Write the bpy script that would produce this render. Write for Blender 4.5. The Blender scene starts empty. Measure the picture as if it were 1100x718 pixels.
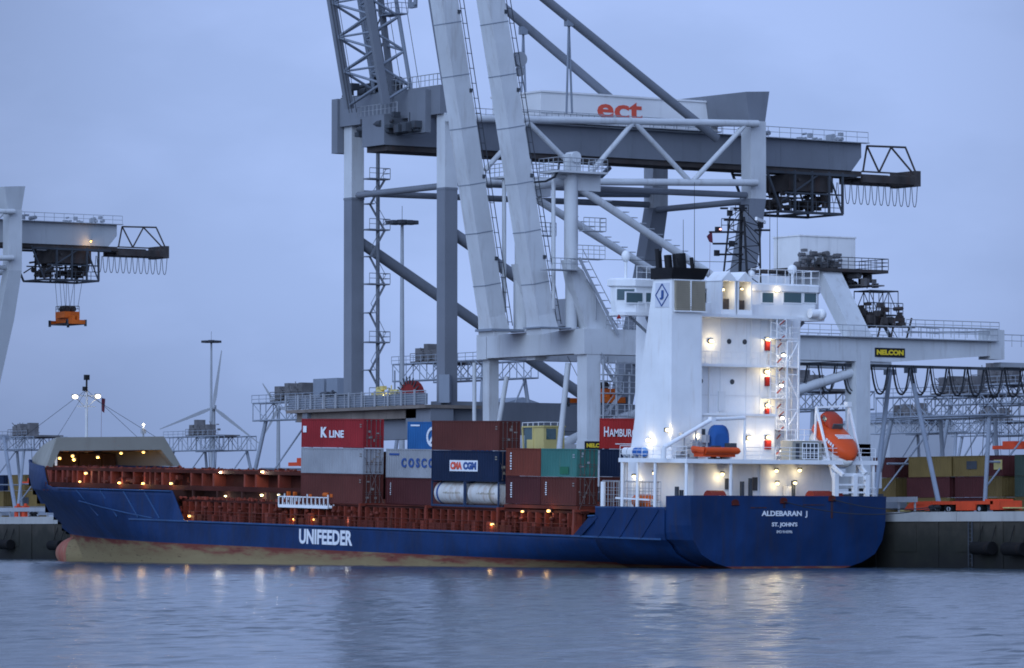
import bpy, bmesh, math, random
from mathutils import Vector, Matrix

random.seed(7)
scene = bpy.context.scene
COL = scene.collection
rad = math.radians

# ------------------------------------------------------------------ camera
THETA, FPX, CAMZ, HORIZ = rad(55.5), 5000.0, 3.35, 571.0
PITCH = math.atan((HORIZ - 359.0) / FPX)
cam_d = bpy.data.cameras.new('camera')
cam = bpy.data.objects.new('camera', cam_d)
COL.objects.link(cam)
cam.location = (0, 0, CAMZ)
cam.rotation_euler = (rad(90) + PITCH, 0, THETA)
cam_d.sensor_width = 36.0
cam_d.lens = 36.0 * FPX / 1100.0
cam_d.clip_start = 1.0
cam_d.clip_end = 20000.0
scene.camera = cam

# ------------------------------------------------------------------ world, sun, exposure
SUN_AZ, SUN_EL = rad(150), rad(22)          # compass angle of the bright part of the evening sky (behind the camera)
world = bpy.data.worlds.new('World')
scene.world = world
world.use_nodes = True
wt = world.node_tree
for n in list(wt.nodes): wt.nodes.remove(n)
wo = wt.nodes.new('ShaderNodeOutputWorld')
bg = wt.nodes.new('ShaderNodeBackground'); bg.inputs['Strength'].default_value = 0.1
sky = wt.nodes.new('ShaderNodeTexSky'); sky.sky_type = 'NISHITA'; sky.sun_disc = False
sky.sun_elevation = rad(4); sky.sun_rotation = SUN_AZ
tc = wt.nodes.new('ShaderNodeTexCoord')
mp = wt.nodes.new('ShaderNodeMapping'); mp.inputs['Scale'].default_value = (1.2, 1.2, 2.6)
nz = wt.nodes.new('ShaderNodeTexNoise'); nz.inputs['Scale'].default_value = 11.0
nz.inputs['Detail'].default_value = 5; nz.inputs['Roughness'].default_value = 0.5
rp = wt.nodes.new('ShaderNodeValToRGB')
rp.color_ramp.elements[0].position = 0.41; rp.color_ramp.elements[0].color = (0.308, 0.432, 0.755, 1)
rp.color_ramp.elements[1].position = 0.60; rp.color_ramp.elements[1].color = (0.352, 0.485, 0.84, 1)
sep = wt.nodes.new('ShaderNodeSeparateXYZ')
hr = wt.nodes.new('ShaderNodeValToRGB')    # the sky gets a little duller and bluer towards the horizon and overhead
e = hr.color_ramp.elements
e[0].position = 0.0; e[0].color = (0.80, 0.82, 0.84, 1)
e[1].position = 1.0; e[1].color = (1.08, 1.06, 1.04, 1)
x = e.new(0.05); x.color = (1.0, 1.0, 1.0, 1)
x = e.new(0.12); x.color = (0.98, 0.97, 0.98, 1)
x = e.new(0.30); x.color = (1.16, 1.14, 1.10, 1)
mul = wt.nodes.new('ShaderNodeMix'); mul.data_type = 'RGBA'; mul.blend_type = 'MULTIPLY'; mul.inputs[0].default_value = 1.0
gain = wt.nodes.new('ShaderNodeMix'); gain.data_type = 'RGBA'; gain.blend_type = 'MULTIPLY'; gain.inputs[0].default_value = 1.0
gain.inputs[7].default_value = (10.0, 10.0, 10.0, 1); gain.clamp_result = False
mx = wt.nodes.new('ShaderNodeMix'); mx.data_type = 'RGBA'; mx.inputs[0].default_value = 0.96
L = wt.links.new
L(tc.outputs['Generated'], mp.inputs['Vector']); L(mp.outputs[0], nz.inputs['Vector'])
L(nz.outputs['Fac'], rp.inputs['Fac'])
L(tc.outputs['Generated'], sep.inputs[0]); L(sep.outputs['Z'], hr.inputs['Fac'])
L(rp.outputs['Color'], mul.inputs[6]); L(hr.outputs['Color'], mul.inputs[7])
glow_v = Vector((math.sin(rad(150)), math.cos(rad(150)), 0.25)).normalized()
patch_v = Vector((-math.sin(THETA - rad(0.5)), math.cos(THETA - rad(0.5)), 0.10)).normalized()
def facing(v, lo, hi, a_, b_):
    d_ = wt.nodes.new('ShaderNodeVectorMath'); d_.operation = 'DOT_PRODUCT'; d_.inputs[1].default_value = v
    L(tc.outputs['Generated'], d_.inputs[0])
    m_ = wt.nodes.new('ShaderNodeMapRange'); m_.interpolation_type = 'SMOOTHSTEP'
    for i_, q_ in zip((1, 2, 3, 4), (lo, hi, a_, b_)): m_.inputs[i_].default_value = q_
    L(d_.outputs['Value'], m_.inputs[0]); return m_.outputs[0]
fm_ = wt.nodes.new('ShaderNodeMath'); fm_.operation = 'MULTIPLY'
L(facing(glow_v, -0.5, 1.0, 1.0, 2.1), fm_.inputs[0]); L(facing(patch_v, math.cos(rad(8.6)), 1.0, 0.76, 1.17), fm_.inputs[1])
vm = wt.nodes.new('ShaderNodeVectorMath'); vm.operation = 'SCALE'
L(mul.outputs[2], vm.inputs[0]); L(fm_.outputs[0], vm.inputs['Scale'])
L(vm.outputs[0], gain.inputs[6])
L(sky.outputs['Color'], mx.inputs[6]); L(gain.outputs[2], mx.inputs[7])
L(mx.outputs[2], bg.inputs['Color']); L(bg.outputs[0], wo.inputs['Surface'])

sun_d = bpy.data.lights.new('evening_sun', 'SUN'); sun_d.energy = 1.45; sun_d.angle = rad(50); sun_d.color = (0.58, 0.75, 1.0)
sun = bpy.data.objects.new('evening_sun', sun_d); COL.objects.link(sun)
sd = Vector((math.sin(SUN_AZ) * math.cos(SUN_EL), math.cos(SUN_AZ) * math.cos(SUN_EL), math.sin(SUN_EL)))
sun.rotation_euler = (-sd).to_track_quat('-Z', 'Y').to_euler()
sun.location = (-300, -200, 200)

vs = scene.view_settings
vs.view_transform = 'Standard'; vs.look = 'None'; vs.exposure = 0.0; vs.gamma = 1.0; vs.use_curve_mapping = False
scene.cycles.filter_width = 1.8
scene.cycles.max_bounces = 6
scene.cycles.diffuse_bounces = 3
scene.cycles.glossy_bounces = 3
scene.cycles.use_denoising = True
scene.cycles.sample_clamp_indirect = 4.0

# ------------------------------------------------------------------ survey helpers: a sight line from the photographer's spot to a plane of the real place
cF = Vector((-math.sin(THETA) * math.cos(PITCH), math.cos(THETA) * math.cos(PITCH), math.sin(PITCH)))
cR = Vector((math.cos(THETA), math.sin(THETA), 0))
cU = cR.cross(cF)
CAMP = Vector((0, 0, CAMZ))
def ray(px, py): return cF + cR * ((px - 550.0) / FPX) + cU * ((359.0 - py) / FPX)
def at(px, py, X=None, Y=None, D=None):
    d = ray(px, py)
    k = X / d.x if X is not None else (Y / d.y if Y is not None else D)
    return CAMP + d * k

# ------------------------------------------------------------------ materials
MATS = {}
def _nodes(name):
    m = bpy.data.materials.new(name); m.use_nodes = True
    nt = m.node_tree
    return m, nt, nt.nodes['Principled BSDF']
def paint(name, col, rough=0.5, var=0.18, dirt=0.25, dirt_col=(0.09, 0.05, 0.03), scale=1.0, streak=True, metal=0.0, dirt_pos=0.60, spec=0.14, bump=0.10):
    """painted steel: uneven tone, grime and run-off streaks"""
    if name in MATS: return MATS[name]
    m, nt, b = _nodes(name)
    N = nt.nodes.new; K = nt.links.new
    t = N('ShaderNodeTexCoord')
    n1 = N('ShaderNodeTexNoise'); n1.inputs['Scale'].default_value = 0.35 * scale; n1.inputs['Detail'].default_value = 6
    K(t.outputs['Object'], n1.inputs['Vector'])
    r1 = N('ShaderNodeValToRGB')
    r1.color_ramp.elements[0].position = 0.3; r1.color_ramp.elements[1].position = 0.72
    r1.color_ramp.elements[0].color = tuple(c * (1 - var) for c in col) + (1,)
    r1.color_ramp.elements[1].color = tuple(min(1, c * (1 + var)) for c in col) + (1,)
    K(n1.outputs['Fac'], r1.inputs['Fac'])
    mpn = N('ShaderNodeMapping'); mpn.inputs['Scale'].default_value = (1.6 * scale, 1.6 * scale, 0.22 * scale if streak else 1.6 * scale)
    K(t.outputs['Object'], mpn.inputs['Vector'])
    n2 = N('ShaderNodeTexNoise'); n2.inputs['Scale'].default_value = 1.0; n2.inputs['Detail'].default_value = 8; n2.inputs['Roughness'].default_value = 0.65
    K(mpn.outputs[0], n2.inputs['Vector'])
    r2 = N('ShaderNodeValToRGB'); r2.color_ramp.elements[0].position = dirt_pos - 0.06; r2.color_ramp.elements[1].position = dirt_pos + 0.14
    r2.color_ramp.elements[0].color = (0, 0, 0, 1); r2.color_ramp.elements[1].color = (dirt, dirt, dirt, 1)
    K(n2.outputs['Fac'], r2.inputs['Fac'])
    mi = N('ShaderNodeMix'); mi.data_type = 'RGBA'
    K(r2.outputs['Color'], mi.inputs[0]); K(r1.outputs['Color'], mi.inputs[6]); mi.inputs[7].default_value = dirt_col + (1,)
    K(mi.outputs[2], b.inputs['Base Color'])
    b.inputs['Roughness'].default_value = rough; b.inputs['Metallic'].default_value = metal
    b.inputs['Specular IOR Level'].default_value = spec
    bp_ = N('ShaderNodeBump'); bp_.inputs['Strength'].default_value = 0.35; bp_.inputs['Distance'].default_value = bump
    n3 = N('ShaderNodeTexNoise'); n3.inputs['Scale'].default_value = 0.55; n3.inputs['Detail'].default_value = 3; K(t.outputs['Object'], n3.inputs['Vector'])
    K(n3.outputs['Fac'], bp_.inputs['Height']); K(bp_.outputs[0], b.inputs['Normal'])
    MATS[name] = m
    return m
def glow(name, col, strength):
    if name in MATS: return MATS[name]
    m, nt, b = _nodes(name)
    b.inputs['Base Color'].default_value = col + (1,)
    b.inputs['Emission Color'].default_value = col + (1,); b.inputs['Emission Strength'].default_value = strength
    try: m.cycles.emission_sampling = 'NONE'
    except Exception: pass
    MATS[name] = m
    return m
RUST = (0.10, 0.035, 0.018)
mat_blue = paint('hull_blue', (0.006, 0.028, 0.098), 0.5, 0.28, 0.55, (0.022, 0.026, 0.05), 0.8, dirt_pos=0.55, spec=0.2, bump=0.22)
mat_bluel = paint('strake_blue', (0.035, 0.085, 0.19), 0.45, 0.2, 0.4, RUST)
mat_white = paint('ship_white', (0.80, 0.81, 0.82), 0.4, 0.05, 0.28, (0.50, 0.42, 0.34), 1.0, dirt_pos=0.60, bump=0.16)
mat_whiter = paint('ship_white_rusty', (0.72, 0.73, 0.74), 0.45, 0.08, 0.5, (0.38, 0.22, 0.12), 1.0)
mat_cream = paint('cover_cream', (0.31, 0.30, 0.26), 0.55, 0.10, 0.3, (0.16, 0.14, 0.11), 0.5)
mat_redox = paint('red_oxide', (0.115, 0.026, 0.017), 0.6, 0.35, 0.6, (0.07, 0.03, 0.02), 0.8)
mat_redlt = paint('red_oxide_worn', (0.20, 0.042, 0.026), 0.6, 0.35, 0.5, (0.22, 0.15, 0.12), 1.2)
mat_coam = paint('coaming_red_shaded', (0.060, 0.015, 0.011), 0.7, 0.4, 0.6, (0.03, 0.015, 0.012), 0.8)  # darkened red: shade of the gaps between stiffeners and webs is in the colour
mat_deckdk = paint('deck_dark', (0.07, 0.03, 0.024), 0.8, 0.3, 0.4, (0.03, 0.02, 0.02), 0.8)
mat_black = paint('soot_black', (0.018, 0.018, 0.02), 0.6, 0.3, 0.2, (0.05, 0.04, 0.04))
mat_mast = paint('mast_black', (0.022, 0.023, 0.027), 0.5, 0.3, 0.1)
mat_crane_d = paint('crane_grey', (0.19, 0.205, 0.235), 0.5, 0.10, 0.35, (0.12, 0.13, 0.145), 0.5)
mat_crane_l = paint('crane_light_grey', (0.56, 0.58, 0.60), 0.5, 0.10, 0.42, (0.28, 0.25, 0.23), 0.8, dirt_pos=0.59)
mat_crane_m = paint('crane_mid_grey', (0.23, 0.26, 0.31), 0.5, 0.10, 0.35, (0.12, 0.13, 0.15), 0.5)
mat_brown = paint('machinery_brown', (0.06, 0.053, 0.052), 0.7, 0.4, 0.5, RUST)
mat_mach = paint('machinery_grey', (0.15, 0.145, 0.15), 0.7, 0.4, 0.5, (0.08, 0.05, 0.04), 1.0)
mat_steel = paint('galvanised', (0.33, 0.35, 0.38), 0.5, 0.12, 0.3, (0.2, 0.17, 0.15))
mat_dksteel = paint('dark_steel', (0.06, 0.068, 0.08), 0.55, 0.25, 0.3, RUST)
mat_orange = paint('spreader_orange', (0.62, 0.13, 0.02), 0.5, 0.2, 0.5, (0.08, 0.04, 0.03), 1.5)
mat_agv = paint('vehicle_orange', (0.62, 0.075, 0.03), 0.45, 0.12, 0.3, (0.15, 0.05, 0.03), 1.5)
mat_lboat = paint('lifeboat_orange', (0.62, 0.08, 0.02), 0.35, 0.08, 0.25, (0.45, 0.13, 0.06), 1.5)
mat_red = paint('signal_red', (0.30, 0.022, 0.02), 0.45, 0.12, 0.3)
mat_yellow = paint('cabin_yellow', (0.56, 0.47, 0.19), 0.5, 0.1, 0.3, (0.25, 0.2, 0.1), 1.2)
mat_sign = paint('sign_yellow', (0.75, 0.55, 0.04), 0.5, 0.05, 0.1)
mat_navy = paint('sign_navy', (0.03, 0.055, 0.17), 0.5, 0.05, 0.1)
mat_tarp = paint('tarpaulin_blue', (0.03, 0.11, 0.33), 0.7, 0.2, 0.2, (0.02, 0.05, 0.15), 1.5)
mat_letter = paint('letter_white', (0.75, 0.77, 0.80), 0.5, 0.06, 0.25, (0.4, 0.42, 0.5), 1.5)
mat_letterred = paint('letter_red', (0.72, 0.11, 0.07), 0.5, 0.06, 0.2)
mat_letterblue = paint('letter_blue', (0.04, 0.09, 0.26), 0.5, 0.06, 0.2)
mat_grille = paint('grille_tan', (0.33, 0.29, 0.22), 0.6, 0.1, 0.4, (0.18, 0.15, 0.11), 1.5)
mat_rubber = paint('rubber', (0.009, 0.009, 0.010), 0.8, 0.2, 0.2)
mat_cable = paint('cable', (0.03, 0.033, 0.04), 0.6, 0.2, 0.1)
mat_cloth = paint('flag_dark', (0.12, 0.03, 0.05), 0.8, 0.2, 0.1)
mat_haze1 = paint('distant_steel_hazed', (0.27, 0.30, 0.35), 0.6, 0.15, 0.3, (0.16, 0.15, 0.15), 0.5)  # yard gantries: distance haze mixed into the steel colour
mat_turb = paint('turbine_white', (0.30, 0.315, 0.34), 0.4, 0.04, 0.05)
mat_glass, _nt, _b = _nodes('window_glass')
_b.inputs['Base Color'].default_value = (0.05, 0.10, 0.11, 1); _b.inputs['Roughness'].default_value = 0.06; _b.inputs['Specular IOR Level'].default_value = 0.8
MATS['window_glass'] = mat_glass
mat_lens = glow('lamp_lens', (1.0, 0.80, 0.42), 2.6)
mat_lens_o = glow('lamp_lens_sodium', (1.0, 0.58, 0.20), 2.3)
mat_lens_w = glow('lamp_lens_white', (1.0, 0.90, 0.72), 4.0)

# boot topping: ochre slime over red antifouling, with a dark tide line and scuffs
mat_boot, nt, b = _nodes('boot_topping')
N = nt.nodes.new; K = nt.links.new
t = N('ShaderNodeTexCoord')
mpn = N('ShaderNodeMapping'); mpn.inputs['Scale'].default_value = (0.18, 0.4, 1.1); K(t.outputs['Object'], mpn.inputs['Vector'])
n1 = N('ShaderNodeTexNoise'); n1.inputs['Scale'].default_value = 1.0; n1.inputs['Detail'].default_value = 8; n1.inputs['Roughness'].default_value = 0.62
K(mpn.outputs[0], n1.inputs['Vector'])
r = N('ShaderNodeValToRGB'); el = r.color_ramp.elements
el[0].position = 0.22; el[0].color = (0.16, 0.045, 0.035, 1)
el[1].position = 0.66; el[1].color = (0.26, 0.20, 0.105, 1)
q = el.new(0.31); q.color = (0.20, 0.095, 0.06, 1)
q = el.new(0.40); q.color = (0.225, 0.16, 0.085, 1)
sx = N('ShaderNodeSeparateXYZ'); K(t.outputs['Object'], sx.inputs[0])
ad = N('ShaderNodeMath'); ad.operation = 'MULTIPLY_ADD'; ad.inputs[1].default_value = -0.26; 
zc = N('ShaderNodeMath'); zc.operation = 'ADD'; zc.inputs[1].default_value = 0.9
K(sx.outputs['Z'], zc.inputs[0]); K(zc.outputs[0], ad.inputs[0]); K(n1.outputs['Fac'], ad.inputs[2])
K(ad.outputs[0], r.inputs['Fac']); 
n2 = N('ShaderNodeTexNoise'); n2.inputs['Scale'].default_value = 3.0; n2.inputs['Detail'].default_value = 5
mp2 = N('ShaderNodeMapping'); mp2.inputs['Scale'].default_value = (0.3, 1, 2.6); K(t.outputs['Object'], mp2.inputs['Vector']); K(mp2.outputs[0], n2.inputs['Vector'])
r2 = N('ShaderNodeValToRGB'); r2.color_ramp.elements[0].position = 0.64; r2.color_ramp.elements[0].color = (0, 0, 0, 1)
r2.color_ramp.elements[1].position = 0.70; r2.color_ramp.elements[1].color = (0.8, 0.8, 0.8, 1)
K(n2.outputs['Fac'], r2.inputs['Fac'])
mi = N('ShaderNodeMix'); mi.data_type = 'RGBA'; K(r2.outputs['Color'], mi.inputs[0]); K(r.outputs['Color'], mi.inputs[6]); mi.inputs[7].default_value = (0.05, 0.025, 0.02, 1)
K(mi.outputs[2], b.inputs['Base Color']); b.inputs['Roughness'].default_value = 0.7; b.inputs['Specular IOR Level'].default_value = 0.1
mat_bulb = paint('bulb_red', (0.34, 0.10, 0.07), 0.6, 0.25, 0.6, (0.33, 0.25, 0.16), 1.2, dirt_pos=0.52)

# quay wall: damp concrete, algae and a black tidal zone
mat_quay, nt, b = _nodes('quay_concrete')
N = nt.nodes.new; K = nt.links.new
g = N('ShaderNodeNewGeometry'); sx = N('ShaderNodeSeparateXYZ'); K(g.outputs['Position'], sx.inputs[0])
n1 = N('ShaderNodeTexNoise'); n1.inputs['Scale'].default_value = 0.45; n1.inputs['Detail'].default_value = 9; n1.inputs['Roughness'].default_value = 0.6
K(g.outputs['Position'], n1.inputs['Vector'])
ad = N('ShaderNodeMath'); ad.operation = 'MULTIPLY_ADD'; ad.inputs[1].default_value = 5.4; K(n1.outputs['Fac'], ad.inputs[0]); K(sx.outputs['Z'], ad.inputs[2])
mr = N('ShaderNodeMapRange'); mr.inputs[1].default_value = 0.0; mr.inputs[2].default_value = 7.6; K(ad.outputs[0], mr.inputs[0])
r = N('ShaderNodeValToRGB'); el = r.color_ramp.elements
el[0].position = 0.34; el[0].color = (0.004, 0.004, 0.004, 1)
el[1].position = 0.98; el[1].color = (0.052, 0.044, 0.034, 1)
q = el.new(0.56); q.color = (0.010, 0.011, 0.007, 1)
q = el.new(0.75); q.color = (0.020, 0.019, 0.014, 1)
K(mr.outputs[0], r.inputs['Fac']); K(r.outputs['Color'], b.inputs['Base Color']); b.inputs['Roughness'].default_value = 0.9
mat_coping = paint('coping_concrete', (0.38, 0.38, 0.37), 0.8, 0.12, 0.4, (0.2, 0.19, 0.18), 0.8)
mat_apron = paint('apron_asphalt', (0.055, 0.055, 0.058), 0.9, 0.2, 0.3, (0.03, 0.03, 0.03), 0.2, streak=False)

# water: small wind ripples
mat_water, nt, b = _nodes('harbour_water')
N = nt.nodes.new; K = nt.links.new
b.inputs['Base Color'].default_value = (0.055, 0.078, 0.10, 1); b.inputs['Roughness'].default_value = 0.15; b.inputs['IOR'].default_value = 1.33
g = N('ShaderNodeNewGeometry')
mpa = N('ShaderNodeMapping'); mpa.inputs['Rotation'].default_value = (0, 0, -THETA); mpa.inputs['Scale'].default_value = (0.75, 1.0, 1)
K(g.outputs['Position'], mpa.inputs['Vector'])
n1 = N('ShaderNodeTexNoise'); n1.inputs['Scale'].default_value = 0.55; n1.inputs['Detail'].default_value = 7; n1.inputs['Roughness'].default_value = 0.62
K(mpa.outputs[0], n1.inputs['Vector'])
n2 = N('ShaderNodeTexNoise'); n2.inputs['Scale'].default_value = 0.035; n2.inputs['Detail'].default_value = 3; K(g.outputs['Position'], n2.inputs['Vector'])
bm1 = N('ShaderNodeBump'); bm1.inputs['Distance'].default_value = 0.05; K(n1.outputs['Fac'], bm1.inputs['Height'])
mr = N('ShaderNodeMapRange'); mr.inputs[1].default_value = 0.35; mr.inputs[2].default_value = 0.65; mr.inputs[3].default_value = 0.45; mr.inputs[4].default_value = 1.0
K(n2.outputs['Fac'], mr.inputs[0]); K(mr.outputs[0], bm1.inputs['Strength'])
K(bm1.outputs[0], b.inputs['Normal'])

# ------------------------------------------------------------------ mesh builder
UPZ = Vector((0, 0, 1))
class MB:
    def __init__(s): s.v = []; s.f = []; s.m = []; s.s = []; s.c = []
    def cut(s):
        """the next piece starts here (see link_each)"""
        s.c.append((len(s.v), len(s.f))); return s
    def add(s, vs_, fs_, m=0, smooth=False):
        o = len(s.v)
        s.v += [tuple(p) for p in vs_]
        for f in fs_:
            s.f.append([o + i for i in f]); s.m.append(m); s.s.append(smooth)
        return s
    def hexa(s, p, m=0):
        """8 corners: bottom ring 0-3, top ring 4-7"""
        return s.add(p, [(3, 2, 1, 0), (4, 5, 6, 7), (0, 1, 5, 4), (1, 2, 6, 5), (2, 3, 7, 6), (3, 0, 4, 7)], m)
    def box(s, x0, x1, y0, y1, z0, z1, m=0):
        return s.hexa([(x0, y0, z0), (x1, y0, z0), (x1, y1, z0), (x0, y1, z0), (x0, y0, z1), (x1, y0, z1), (x1, y1, z1), (x0, y1, z1)], m)
    def cbox(s, c, sx, sy, sz, m=0):
        return s.box(c[0] - sx / 2, c[0] + sx / 2, c[1] - sy / 2, c[1] + sy / 2, c[2] - sz / 2, c[2] + sz / 2, m)
    def frame(s, p, q, up=None):
        d = (Vector(q) - Vector(p)).normalized()
        u = Vector(up) if up is not None else UPZ
        if abs(d.dot(u)) > 0.985: u = Vector((1, 0, 0)) if abs(d.x) < 0.9 else Vector((0, 1, 0))
        a = d.cross(u).normalized()
        return a, a.cross(d).normalized()
    def beam(s, p, q, w, h=None, m=0, up=None, w2=None, h2=None):
        h = h or w; w2 = w2 or w; h2 = h2 or h
        p = Vector(p); q = Vector(q); a, b_ = s.frame(p, q, up)
        r = []
        for c, ww, hh in ((p, w, h), (q, w2, h2)):
            r += [c - a * ww / 2 - b_ * hh / 2, c + a * ww / 2 - b_ * hh / 2, c + a * ww / 2 + b_ * hh / 2, c - a * ww / 2 + b_ * hh / 2]
        return s.hexa(r, m)
    def tube(s, p, q, r, n=8, m=0, r2=None, cap=True):
        p = Vector(p); q = Vector(q); a, b_ = s.frame(p, q); r2 = r if r2 is None else r2
        vs_ = []
        for c, rr in ((p, r), (q, r2)):
            for i in range(n):
                t_ = 2 * math.pi * i / n
                vs_.append(c + a * math.cos(t_) * rr + b_ * math.sin(t_) * rr)
        s.add(vs_, [(i, (i + 1) % n, n + (i + 1) % n, n + i) for i in range(n)], m, n > 5)
        if cap: s.add(vs_, [tuple(range(n - 1, -1, -1)), tuple(range(n, 2 * n))], m)
        return s
    def path(s, pts, r, n=5, m=0):
        for i in range(len(pts) - 1): s.tube(pts[i], pts[i + 1], r, n, m)
        return s
    def prism(s, poly, d, m=0):
        """flat polygon (3-D points) pushed along vector d"""
        n = len(poly); d = Vector(d); a = [Vector(p) for p in poly]; b_ = [p + d for p in a]
        return s.add(a + b_, [tuple(range(n)), tuple(range(2 * n - 1, n - 1, -1))] + [(i, n + i, n + (i + 1) % n, (i + 1) % n) for i in range(n)], m)
    def ball(s, c, rx, ry, rz, nu=12, nv=8, m=0):
        c = Vector(c); vs_ = []
        for j in range(nv + 1):
            ph = math.pi * j / nv - math.pi / 2
            for i in range(nu):
                t_ = 2 * math.pi * i / nu
                vs_.append((c.x + rx * math.cos(ph) * math.cos(t_), c.y + ry * math.cos(ph) * math.sin(t_), c.z + rz * math.sin(ph)))
        fs_ = [(j * nu + i, j * nu + (i + 1) % nu, (j + 1) * nu + (i + 1) % nu, (j + 1) * nu + i) for j in range(nv) for i in range(nu)]
        return s.add(vs_, fs_, m, True)
    def rail(s, pts, h=1.1, step=1.6, n=3, r=0.035, m=0, posts=True):
        P_ = [Vector(p) for p in pts]
        for i in range(len(P_) - 1):
            a, b_ = P_[i], P_[i + 1]
            for k in range(1, n + 1):
                o = Vector((0, 0, h * k / n)); s.tube(a + o, b_ + o, r if k == n else r * 0.75, 4, m)
            c = max(1, int((b_ - a).length / step))
            for k in range(c + 1):
                p = a.lerp(b_, k / c); s.tube(p, p + Vector((0, 0, h)), r, 4, m)
        return s
    def lattice(s, p, q, w, h, n, r, rb, m=0, up=None, faces='all'):
        """four-chord lattice girder from p to q"""
        p = Vector(p); q = Vector(q); a, b_ = s.frame(p, q, up)
        cs = [(-1, -1), (1, -1), (1, 1), (-1, 1)]
        ch = [[c + a * x_ * w / 2 + b_ * y_ * h / 2 for c in [p.lerp(q, i / n) for i in range(n + 1)]] for x_, y_ in cs]
        for c in ch: s.tube(c[0], c[-1], r, 5, m)
        for k in range(4):
            u, v = ch[k], ch[(k + 1) % 4]
            for i in range(n):
                if i % 2: s.tube(u[i], v[i + 1], rb, 4, m)
                else: s.tube(v[i], u[i + 1], rb, 4, m)
                s.tube(u[i], v[i], rb, 4, m)
            s.tube(u[n], v[n], rb, 4, m)
        return s
    def clutter(s, x0, x1, y0, y1, z0, z1, n, m=0, seed=1, mn=0.3, mxs=1.2):
        rg = random.Random(seed)
        for _ in range(n):
            sx_, sy_, sz_ = (rg.uniform(mn, mxs) for _ in range(3))
            cx, cy = rg.uniform(x0, x1), rg.uniform(y0, y1)
            zz = z0 + rg.uniform(0, 1) ** 1.7 * max(0, z1 - z0 - sz_)
            k = rg.random()
            if k < 0.5: s.box(cx - sx_ / 2, cx + sx_ / 2, cy - sy_ / 2, cy + sy_ / 2, zz, zz + sz_, m)
            elif k < 0.8: s.tube((cx - sx_, cy, zz + sz_ / 2), (cx + sx_, cy + rg.uniform(-.3, .3), zz + sz_ / 2), sz_ * 0.45, 8, m)
            else: s.tube((cx, cy, z0), (cx, cy, zz + sz_), 0.07, 5, m)
        return s

ROOTINV = {}
def top_of(o):
    while o.parent: o = o.parent
    return o
def host(o):
    """a sub-part's own pieces hang on the part above it: thing > part > sub-part, no deeper"""
    d_, q_ = 1, o
    while q_.parent: d_ += 1; q_ = q_.parent
    return o if d_ < 3 else host(o.parent)
def link(name, mb, mats, parent=None, label=None):
    if parent is not None: parent = host(parent)
    me = bpy.data.meshes.new(name)
    v = mb.v
    if parent is not None:
        inv = ROOTINV.get(top_of(parent).name)
        if inv is not None: v = [tuple(inv @ Vector(p)) for p in v]
    me.from_pydata([tuple(p) for p in v], [], mb.f)
    if not isinstance(mats, (list, tuple)): mats = [mats]
    for m_ in mats: me.materials.append(m_)
    me.polygons.foreach_set('material_index', mb.m)
    me.polygons.foreach_set('use_smooth', mb.s)
    bm = bmesh.new(); bm.from_mesh(me); bmesh.ops.recalc_face_normals(bm, faces=bm.faces); bm.to_mesh(me); bm.free()
    me.update()
    o = bpy.data.objects.new(name, me); COL.objects.link(o)
    if parent is not None: o.parent = parent
    if label: o['label'] = label
    return o
def link_each(name, mb, mats, parent):
    """every piece between two cuts becomes a part of its own"""
    cs = sorted(set([(0, 0)] + mb.c + [(len(mb.v), len(mb.f))])); out = []
    for (v0, f0), (v1, f1) in zip(cs, cs[1:]):
        if f1 == f0: continue
        p = MB(); p.v = mb.v[v0:v1]; p.f = [[i - v0 for i in q_] for q_ in mb.f[f0:f1]]; p.m = mb.m[f0:f1]; p.s = mb.s[f0:f1]
        out.append(link(name, p, mats, parent))
    return out
def tag(o, label, cat, group=None, kind=None):
    o['label'] = label; o['category'] = cat
    if group: o['group'] = group
    if kind: o['kind'] = kind
    return o
def root(name, loc, label, cat, group=None, M=None, local=False):
    o = bpy.data.objects.new(name, None); COL.objects.link(o)
    o.empty_display_size = 0.5
    if M is not None: o.matrix_world = M
    else: o.location = loc; M = Matrix.Translation(loc)
    if not local: ROOTINV[o.name] = M.inverted()
    return tag(o, label, cat, group)
def solo(name, mb, mats, label, cat, group=None, kind=None):
    """a thing that is one mesh: its origin goes to the middle of its base"""
    xs = [p[0] for p in mb.v]; ys = [p[1] for p in mb.v]; zs = [p[2] for p in mb.v]
    c = Vector(((min(xs) + max(xs)) / 2, (min(ys) + max(ys)) / 2, min(zs)))
    mb.v = [tuple(Vector(p) - c) for p in mb.v]
    o = link(name, mb, mats); o.location = c
    return tag(o, label, cat, group, kind)
def structure(name, mb, mats):
    o = link(name, mb, mats); o['kind'] = 'structure'; return o
def copy_tree(o, parent=None):
    c = o.copy(); COL.objects.link(c)
    if parent is not None: c.parent = parent
    for ch in list(o.children): copy_tree(ch, c)
    return c
FONT = None
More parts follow.
